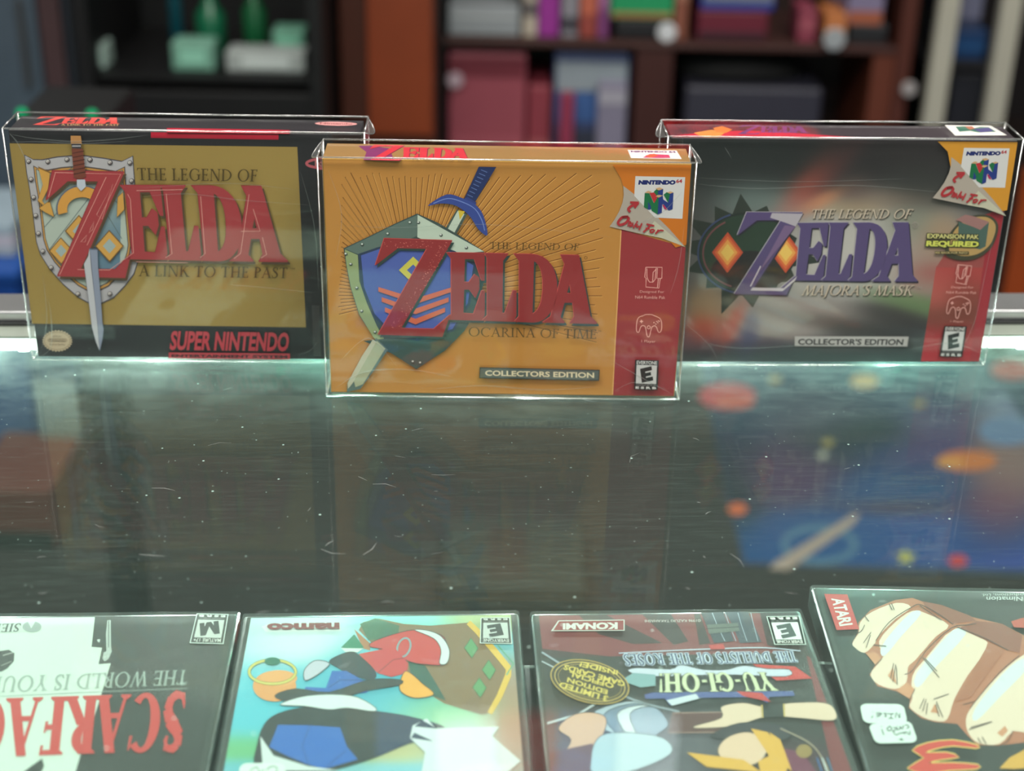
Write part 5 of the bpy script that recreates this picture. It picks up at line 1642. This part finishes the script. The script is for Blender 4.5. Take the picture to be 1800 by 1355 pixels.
packet('tin_can', 'orange tin on the upper shelf', 'tin', 1453, 1490, 24, Yi, zs1, .1, (176, 108, 60), [('paper_label', (.2, .6), (190, 130, 90))])
packet('game_console', 'charcoal console lying at the right end of the upper shelf', 'games console', 1496, 1562, 44, Yi, zs1, .22, (38, 40, 44), [('front_slot', (.4, .6), (18, 18, 22))])
packet('carton_box', 'lilac carton on top of the charcoal console', 'box', 1498, 1562, -50, Yi, None, .2, (120, 112, 140), [('rust_band', (.0, .25), (150, 84, 60))])


def disc_tag(label, px, py, r, Y, col):
    c = at_y(px, py, Y)
    bm = bmesh.new()
    lathe(bm, [(r * .9, 0), (r, .002), (r, .006), (r * .9, .008)], 20)
    bmesh.ops.transform(bm, matrix=Matrix.Rotation(rad(90), 4, 'X'), verts=bm.verts)
    o = obj('price_disc', bm, cm(col), None)
    o.location = (c.x, c.y, c.z)
    tag(o, label, 'price tag', 'round white price tags')
    return o


disc_tag('round white price tag under the bright green carton', 1172, 56, .019, 3.024, (196, 200, 204))
disc_tag('round white price tag on the right-hand wooden upright of the bookcase', 1597, 155, .015, 2.995, (150, 146, 146))
disc_tag('round white price tag on the front of the large rose pink box', 800, 140, .016, 3.015, (170, 150, 160))
disc_tag('pale price tag on the shelf edge below the orange tin', 1466, 68, .022, 2.995, (146, 152, 156))
# lower compartment
g2 = 'items on the lower bookcase shelf'
packet('carton_box', 'large rose pink box on the lower shelf, left end', 'box', 788, 926, 94, Yi, zl + .0005, .24, (140, 66, 78), [('dark_band', (.86, .97), (100, 34, 46)), ('pink_panel', (.08, .5), (152, 76, 88))])
packet('book', 'crimson spine between the rose pink box and the blue carton', 'book', 929, 969, 152, Yi, zl + .0005, .2, (128, 50, 62), [('title_strip', (.4, .6), (150, 80, 84))], g2)
packet('carton_box', 'blue carton with a pale top panel on the lower shelf', 'box', 976, 1108, 94, Yi, zl + .0005, .2, (54, 66, 104), [('pale_panel', (.78, .95), (132, 142, 150)), ('blue_band', (.60, .77), (56, 88, 142)), ('navy_panel', (.05, .55), (46, 50, 66))])
packet('book', 'raspberry spine leaning against the blue carton', 'book', 985, 1010, 165, 3.006, zl + .0005, .02, (132, 46, 72), None, g2)
packet('paper_bag', 'pale lilac packet in front of the blue carton', 'packet', 1052, 1104, 146, 3.004, zl + .0005, .022, (120, 116, 136), [('fold', (.85, .95), (150, 148, 160))])
# dark case and bag
x0b, x1b, _, z1b = span(1206, 1448, 154, 156, Yi)
t = thing('hard_case', 'slate grey hard case lying on the lower bookcase shelf', 'case', ((x0b + x1b) / 2, Yi, zl + .0005))
wb, hb_ = x1b - x0b, z1b - zl
obj('lower_shell', bx(-wb / 2, wb / 2, 0, .2, 0, hb_ * .5, bev=.008), cm((40, 40, 52)), t)
obj('lid', bx(-wb / 2, wb / 2, 0, .2, hb_ * .51, hb_, bev=.008), cm((46, 46, 58)), t)
obj('latch', bx(-.02, .02, -.004, .003, hb_ * .4, hb_ * .62, bev=.001), cm((70, 80, 86)), t)
bm = bmesh.new()
x0b, x1b, _, zb1 = span(1192, 1432, 106, 108, Yi)
lathe(bm, [((x1b - x0b) / 2 * .98, 0), ((x1b - x0b) / 2, .02), ((x1b - x0b) / 2 * .8, (zb1 - z1b) * .75), ((x1b - x0b) / 2 * .45, zb1 - z1b)], 24)
for v in bm.verts:
    v.co.y *= .55
o = obj('duffel_bag', bm, cm((10, 10, 12), .8), None, True)
o.location = ((x0b + x1b) / 2 + .0, Yi + .11, z1b + .0015)
tag(o, 'black rounded bag on top of the slate grey hard case', 'bag')

# --- wooden cupboard beside the dark cabinet ---
YW = 2.9
x0, x1, _, _ = span(596, 764, 0, 240, YW)
t = thing('wooden_cupboard', 'orange-brown wooden cupboard between the dark cabinet and the bookcase', 'cupboard', ((x0 + x1) / 2, YW, FLOOR_Z + .001))
w = (x1 - x0) / 2
obj('carcass', bx(-w, w, .02, .42, 0, 1.62, bev=.003), cm((70, 30, 16)), t)
M_oak = solid('orange_wood', (122, 52, 22), 0.45, noise=.25, scale=6)
obj('door', bx(-w + .055, w - .004, 0, .019, zat(238, YW, 680) - FLOOR_Z, 1.6, bev=.002), M_oak, t)
obj('kick_board', bx(-w, w, .03, .05, 0, .05), cm((30, 16, 12)), t)
obj('knob', tube(bmesh.new(), [(-w + .075, 0, 1.2), (-w + .075, -.02, 1.2)], .009, 10), cm((120, 110, 90), .3, .8), t)

# --- dark glass-front cabinet; the green light on its goods is put into their colours ---
YC = 2.75
x0, x1, _, _ = span(138, 568, 0, 240, YC)
t = thing('dark_cabinet', 'black cabinet with goods in painted-on green light on its shelves, left of the wooden cupboard', 'cabinet', ((x0 + x1) / 2, YC, FLOOR_Z + .001))
w = (x1 - x0) / 2
blk = cm((9, 9, 11), .5)
zs_a, zs_b = zat(137, YC, 380), zat(47, YC, 380)
obj('back_panel', bx(-w, w, .40, .42, 0, 1.6), blk, t)
for s in (-1, 1):
    obj('side_panel', bx(min(s * w, s * (w - .025)), max(s * w, s * (w - .025)), 0, .40, 0, 1.6), blk, t)
obj('lower_door', bx(-w + .026, w - .026, .004, .022, .02, zs_a - FLOOR_Z - .03, bev=.002), blk, t)
for z in (zs_a - .006, 1.58 + FLOOR_Z, .03 + FLOOR_Z):
    obj('shelf', bx(-w + .025, w - .025, .03, .40, z - FLOOR_Z - .012, z - FLOOR_Z), blk, t)
gm = 'goods in painted-on green light in the dark cabinet'
zc_ = zs_a - .0045
def good(name, label, px0, px1, py0, py1, col, depth=.06, yy=YC + .06, cat='bottle'):
    x0, x1, z0, z1 = span(px0, px1, py0, py1, yy)
    z0 = max(z0, zc_) if py1 > 120 else z0
    tt = thing(name, label, cat, ((x0 + x1) / 2, yy, z0), 0, None)
    w_, h_ = (x1 - x0) / 2, z1 - z0
    if cat == 'bottle':
        obj('glass_body', lathe(bmesh.new(), [(w_ * .8, 0), (w_, .006), (w_, h_ * .62), (w_ * .45, h_ * .78), (w_ * .4, h_ * .92)], 16), cm(col, .25), tt, True)
        obj('cap', lathe(bmesh.new(), [(w_ * .46, h_ * .92), (w_ * .46, h_)], 12), cm((60, 60, 60), .3), tt)
    else:
        obj('body', bx(-w_, w_, 0, depth, 0, h_, bev=.004), cm(col), tt)
        obj('label_panel', bx(-w_ * .6, w_ * .6, -.0016, 0, h_ * .25, h_ * .75), cm(tuple(min(255, int(v * 1.25)) for v in col)), tt)
    return tt


good('card_pack', 'pale green and white pack near the middle of the dark cabinet', 302, 376, 76, 140, (104, 150, 132), cat='pack')
good('card_pack', 'wide white pack leaning at the right of the dark cabinet', 398, 536, 92, 140, (150, 158, 156), cat='pack')
good('card_pack', 'tall pale green pack behind the wide white one', 480, 536, 54, 140, (96, 150, 128), cat='pack', yy=YC + .13)
good('mug', 'white cup with a red rim at the left of the dark cabinet', 146, 186, 80, 140, (150, 172, 164), cat='pack')
good('glass_bottle', 'green bottle standing behind the white cup', 150, 176, -40, 140, (14, 92, 62), yy=YC + .13)
good('glass_bottle', 'slim teal bottle behind the pale green pack', 298, 322, -60, 140, (8, 62, 72), yy=YC + .2)
good('glass_bottle', 'round green bottle above the pale green pack', 346, 398, -20, 140, (22, 96, 66), yy=YC + .2)
good('glass_bottle', 'dark green bottle above the wide white pack', 428, 470, -30, 140, (22, 84, 50), yy=YC + .2)
# --- grey locker at the far left ---
YL = 2.76
x0, x1, _, _ = span(-140, 132, 0, 240, YL)
t = thing('steel_locker', 'blue-grey steel locker at the far left', 'locker', ((x0 + x1) / 2, YL, FLOOR_Z + .001))
w = (x1 - x0) / 2
M_steel = solid('blue_grey_steel', (78, 92, 104), 0.42, 0.3, noise=.35, scale=5)
obj('carcass', bx(-w, w, .02, .22, 0, 1.5, bev=.004), cm((40, 44, 52)), t)
xm = at_y(72, 120, YL).x - (x0 + x1) / 2
obj('door', bx(-w + .004, xm, 0, .019, .06, 1.48, bev=.003), M_steel, t)
obj('door', bx(xm + .05, w - .004, .006, .019, .06, 1.48, bev=.003), cm((52, 58, 66), .4, .3), t)
obj('handle', tube(bmesh.new(), [(xm - .02, -.02, .6), (xm - .02, -.02, .76)], .006, 8), cm((120, 124, 126), .3, .8), t)
obj('red_strip', bx(xm + .006, xm + .044, .004, .018, .06, 1.48), cm((62, 44, 46)), t)
# --- blue tub with papers, lower left ---
YT = 2.42
x0, x1, z0, z1 = span(-120, 34, 470, 620, YT)
t = thing('storage_tub', 'blue plastic tub filled with white papers, low at the far left', 'tub', ((x0 + x1) / 2, YT, FLOOR_Z + .001))
w = (x1 - x0) / 2
zt_ = zat(482, YT, 20) - FLOOR_Z
obj('body', bx(-w, w, 0, .30, 0, zt_, bev=.012), cm((22, 66, 140), .4), t)
obj('rim', bx(-w - .008, w + .008, -.008, .308, zt_ - .012, zt_ + .006, bev=.004), cm((26, 74, 150), .4), t)
for k in range(3):
    o = obj('paper_stack', bx(-w * .8, w * .8, 0, .2, 0, .018, bev=.002), cm(((150, 160, 168), (176, 172, 184), (140, 158, 170))[k], .7), None)
    o.location = ((x0 + x1) / 2, YT + .06, FLOOR_Z + zt_ + .0085 + .0186 * k)
    tag(o, ('lowest', 'middle', 'topmost')[k] + ' stack of white papers lying on the blue tub', 'papers', 'papers on the blue tub')
packet('carton_box', 'red-brown box added on the floor in place of a reflection in the glass', 'box', -60, 88, 862, 2.12, FLOOR_Z + .0005, .2, (112, 58, 48), [('dark_band', (.02, .3), (40, 44, 42))])  # added box, stands in for a red-brown reflection in the glass
t = thing('reflection_stand', 'pale bars added on the floor in place of reflected streaks in the glass', 'stand', (at_y(112, 780, 2.3).x, 2.3, FLOOR_Z + .001))  # added bars, stand in for pale streaks reflected in the glass
xs = at_y(112, 780, 2.3).x
for a in (82, 100, 118, 136):
    px_ = at_y(a, 780, 2.3).x - xs
    obj('reflection_bar', tube(bmesh.new(), [(px_, 0, .0062), (px_, 0, zat(670, 2.3, 110) - FLOOR_Z)], .006, 8), cm((150, 158, 156), .4), t, True)
obj('base_bar', tube(bmesh.new(), [(at_y(78, 780, 2.3).x - xs, 0, .006), (at_y(140, 780, 2.3).x - xs, 0, .006)], .006, 8), cm((150, 158, 156), .4), t, True)
# --- small device with green lamps ---
YD = 1.6
x0, x1, _, _ = span(26, 190, 190, 210, YD)
zd = zat(206, YD, 100)
t = thing('network_switch', 'black device on a stand with small green indicator lamps, behind the left box', 'device', ((x0 + x1) / 2, YD, FLOOR_Z + .001))
w = (x1 - x0) / 2
obj('housing', bx(-w, w, 0, .12, zd - FLOOR_Z - .05, zd - FLOOR_Z, bev=.004), cm((7, 8, 9)), t)
obj('stand', bx(-.02, .02, .04, .08, .02, zd - FLOOR_Z - .05), cm((24, 24, 26)), t)
obj('foot', bx(-.1, .1, -.02, .14, 0, .02, bev=.004), cm((24, 24, 26)), t)
M_gl = emit('green_lamp', (30, 170, 110), 1.0)
for px_ in (37, 160):
    p = at_y(px_, 191, YD - .004)
    obj('indicator_lamp', lathe(bmesh.new(), [(.001, -.006), (.006, -.003), (.006, .003), (.001, .006)], 12, (p.x - (x0 + x1) / 2, -.003, zd - FLOOR_Z + .004)), M_gl, t, True)
# --- metal shelving rack at the far right ---
YR = 2.98
t = thing('shelving_rack', 'shelving rack with two pale metal uprights at the far right', 'rack', (at_y(1715, 150, YR).x, YR, FLOOR_Z + .001))
M_post = solid('cream_metal', (176, 174, 160), 0.4, 0.1, noise=.08, scale=12)
xr = at_y(1715, 150, YR).x
for a, b in ((1637, 1672), (1745, 1780)):
    x0, x1, _, _ = span(a, b, 100, 140, YR)
    obj('upright', bx(x0 - xr, x1 - xr, 0, .03, 0, 1.7, bev=.002), M_post, t)
for z in (.25, zat(118, YR, 1715) - FLOOR_Z, 1.2):
    obj('rack_shelf', bx(at_y(1640, 100, YR).x - xr, at_y(1778, 100, YR).x - xr, .031, .36, z - .012, z, bev=.001), cm((28, 28, 32)), t)
obj('back_panel', bx(at_y(1610, 100, YR).x - xr, at_y(1780, 100, YR).x - xr, .37, .385, 0, 1.7), cm((14, 13, 14)), t)
za = zat(118, YR, 1715)
packet('carton_box', 'deep blue carton on the shelving rack', 'box', 1678, 1738, 52, YR + .05, za + .001, .2, (14, 50, 92), [('label_strip', (.3, .6), (20, 66, 112))])
packet('carton_box', 'grey-blue carton stacked on the deep blue one', 'box', 1680, 1736, -40, YR + .05, None, .2, (52, 60, 86), [('pale_strip', (.2, .8), (96, 98, 120))])
packet('carton_box', 'charcoal carton on the bottom shelf of the rack', 'box', 1676, 1738, 130, YR + .05, FLOOR_Z + .251, .2, (24, 26, 34), [('label_strip', (.3, .6), (40, 42, 50))])
# --- orange wooden stand low at the right ---
YO = 3.0
x0, x1, _, z1 = span(1778, 1960, 380, 420, YO)
t = thing('display_stand', 'orange wooden display stand low at the far right, behind the right box', 'stand', ((x0 + x1) / 2, YO, FLOOR_Z + .001))
w = (x1 - x0) / 2
zk = zat(540, YO, 1790) - FLOOR_Z
obj('front_panel', bx(-w + .008, w, 0, .02, zk, zat(300, YO, 1790) - FLOOR_Z, bev=.003), solid('bright_orange_wood', (150, 66, 22), .45, noise=.2, scale=6), t)
obj('carcass', bx(-w, w, .021, .4, 0, zat(300, YO, 1790) - FLOOR_Z - .004, bev=.003), cm((34, 26, 24)), t)
obj('plinth', bx(-w, w, .01, .02, 0, zk - .002), cm((44, 42, 42)), t)
# --- things low on the floor, seen through the glass ---
RZ = FLOOR_Z + .0006
rug_q = [(.385, 2.12), (1.6, 2.08), (1.6, 3.0 - .06), (.39, 2.90)]
M_rug = printed('woven_rug', .9, spec=.1)
Rg = Art(lambda p: (at_z(p[0], p[1], FLOOR_Z).x, at_z(p[0], p[1], FLOOR_Z).y), lambda q: Vector((q[0], q[1], RZ + .0022)), (0, 0, 1))
bm = bmesh.new()
vs = [bm.verts.new((x, y, FLOOR_Z + .0003)) for x, y in rug_q] + [bm.verts.new((x, y, FLOOR_Z + .0025)) for x, y in rug_q]
bm.faces.new(vs[3::-1]); bm.faces.new(vs[4:])
for i in range(4):
    bm.faces.new((vs[i], vs[(i + 1) % 4], vs[4 + (i + 1) % 4], vs[4 + i]))
rug = obj('space_rug', bm, solid('rug_pile', (48, 62, 96), .95, noise=.3, scale=200))
tag(rug, 'blue and purple rug printed with planets and stars, on the floor at the right', 'rug')
wpx = lambda x, y: (900 + F_PX * (Vector((x, y, FLOOR_Z)) - CAM).dot(_rt) / (Vector((x, y, FLOOR_Z)) - CAM).dot(_fw), 677.5 - F_PX * (Vector((x, y, FLOOR_Z)) - CAM).dot(_up) / (Vector((x, y, FLOOR_Z)) - CAM).dot(_fw))
rq = [wpx(x, y) for x, y in [(.39, 2.895), (1.0, 2.92), (1.0, 2.12), (.39, 2.125)]]
Rg.field(rq, 60, 60, [(1300, 740, 60, 60, 0, (40, 60, 90), 1), (1400, 730, 80, 30, 0, (64, 66, 92), 1), (1370, 820, 80, 50, 0, (84, 58, 88), 1.6), (1290, 850, 40, 80, 0, (34, 44, 50), 1.2), (1480, 780, 90, 30, 0, (38, 54, 62), 1.2), (1600, 860, 90, 30, 0, (40, 74, 122), 1.5), (1580, 800, 70, 20, 0, (52, 66, 118), 1.2), (1600, 895, 80, 12, 0, (96, 58, 70), 1.2),
                     (1420, 960, 160, 40, 0, (30, 76, 134), 1.8), (1650, 950, 120, 50, 0, (38, 72, 140), 1.6), (1740, 900, 50, 50, 0, (120, 64, 88), 1.3), (1760, 820, 50, 60, 0, (150, 116, 112), 1.3), (1780, 740, 40, 30, 0, (130, 140, 176), 1.2), (1650, 780, 50, 40, 0, (70, 62, 112), 1.1), (1780, 1000, 80, 30, 0, (60, 76, 160), 1)], base=(44, 60, 96), gain=1.02)  # pinkish and blue-white blobs at the right paint a reflection into the rug
for x, y, a, b, c in [(1278, 698, 50, 23, (206, 74, 84)), (1290, 708, 36, 13, (216, 96, 80)), (1519, 672, 25, 12, (222, 164, 96)), (1362, 669, 11, 7, (190, 160, 110)), (1780, 652, 40, 17, (206, 96, 90)), (1296, 897, 17, 11, (214, 104, 66)), (1455, 780, 10, 7, (170, 150, 90)), (1615, 712, 11, 6, (160, 140, 90)), (1446, 802, 9, 6, (190, 184, 170)), (1683, 988, 17, 11, (200, 60, 70)), (1700, 812, 52, 18, (214, 122, 70)), (1670, 815, 26, 9, (220, 150, 80)), (1770, 760, 50, 26, (120, 140, 180))]:
    Rg.ell(x, y, a, b, c)
Rg.ring(1440, 960, 62, 30, 12, (84, 116, 148)); Rg.P([(1352, 1003), (1362, 990), (1500, 906), (1512, 905), (1502, 922), (1385, 1005)], (176, 150, 142))
Rg.P([(1590, 968), (1597, 976), (1612, 978), (1600, 984), (1603, 996), (1592, 988), (1578, 994), (1584, 982), (1572, 976), (1586, 975)], (190, 180, 80))
Rg.build('rug_print', M_rug, rug)
# grey bin in the middle of the floor
p0, p1 = at_z(775, 1075, FLOOR_Z), at_z(1025, 1075, FLOOR_Z)
t = thing('floor_bin', 'low grey carton on the floor beyond the counter, seen through the glass', 'box', ((p0.x + p1.x) / 2, p0.y, FLOOR_Z + .001))
w = (p1.x - p0.x) / 2
obj('body', bx(-w, w, 0, .2, 0, .05, bev=.004), cm((58, 60, 58)), t)
obj('lid_panel', bx(-w * .35, w * .2, .02, .17, .05, .0515), cm((62, 50, 48)), t)

# --- red neon sign on the back wall ---
t = thing('neon_sign', 'red neon sign glowing high on the back wall', 'sign', (.42, 4.597, 1.30))
M_neon = emit('red_neon', (255, 44, 52), 1.7)
bm = bmesh.new()
loop = [(.50 * math.cos(a), -.03, .045 * math.sin(a)) for a in [2 * math.pi * k / 40 for k in range(40)]]
tube(bm, loop, .006, 8, closed=True)
obj('tube_frame', bm, M_neon, t, True)
bm = bmesh.new()
tube(bm, [(-.40 + .8 * k / 60, -.03, .02 * math.sin(k * .9)) for k in range(61)], .005, 8)
obj('tube_script', bm, M_neon, t, True)
obj('backing', bx(-.56, .56, -.012, 0, -.1, .1, bev=.004), cm((26, 18, 20)), t)
# --- hanging banner, seen only as a reflection over the flat cases ---
t = thing('light_box_sign', 'lit blue, white and red sign hanging from the ceiling over the shop floor', 'sign', (.05, 1.80, 1.06))
for k, c in enumerate([(60, 96, 160), (206, 210, 214), (170, 60, 60), (70, 110, 170), (214, 220, 226)]):
    obj('panel', bx(-.24 + .09 * k, -.15 + .09 * k - .004, -.012, .012, .0, .10), emit('lit_sign_panel', c, 5.0), t)
obj('top_rod', tube(bmesh.new(), [(-.26, 0, .105), (.24, 0, .105)], .006, 8), cm((180, 180, 180), .3), t)
for sx in (-.22, .2):
    obj('wire', tube(bmesh.new(), [(sx, 0, .108), (sx, 0, CEIL - 1.06)], .0012, 5), cm((120, 120, 120), .3), t)
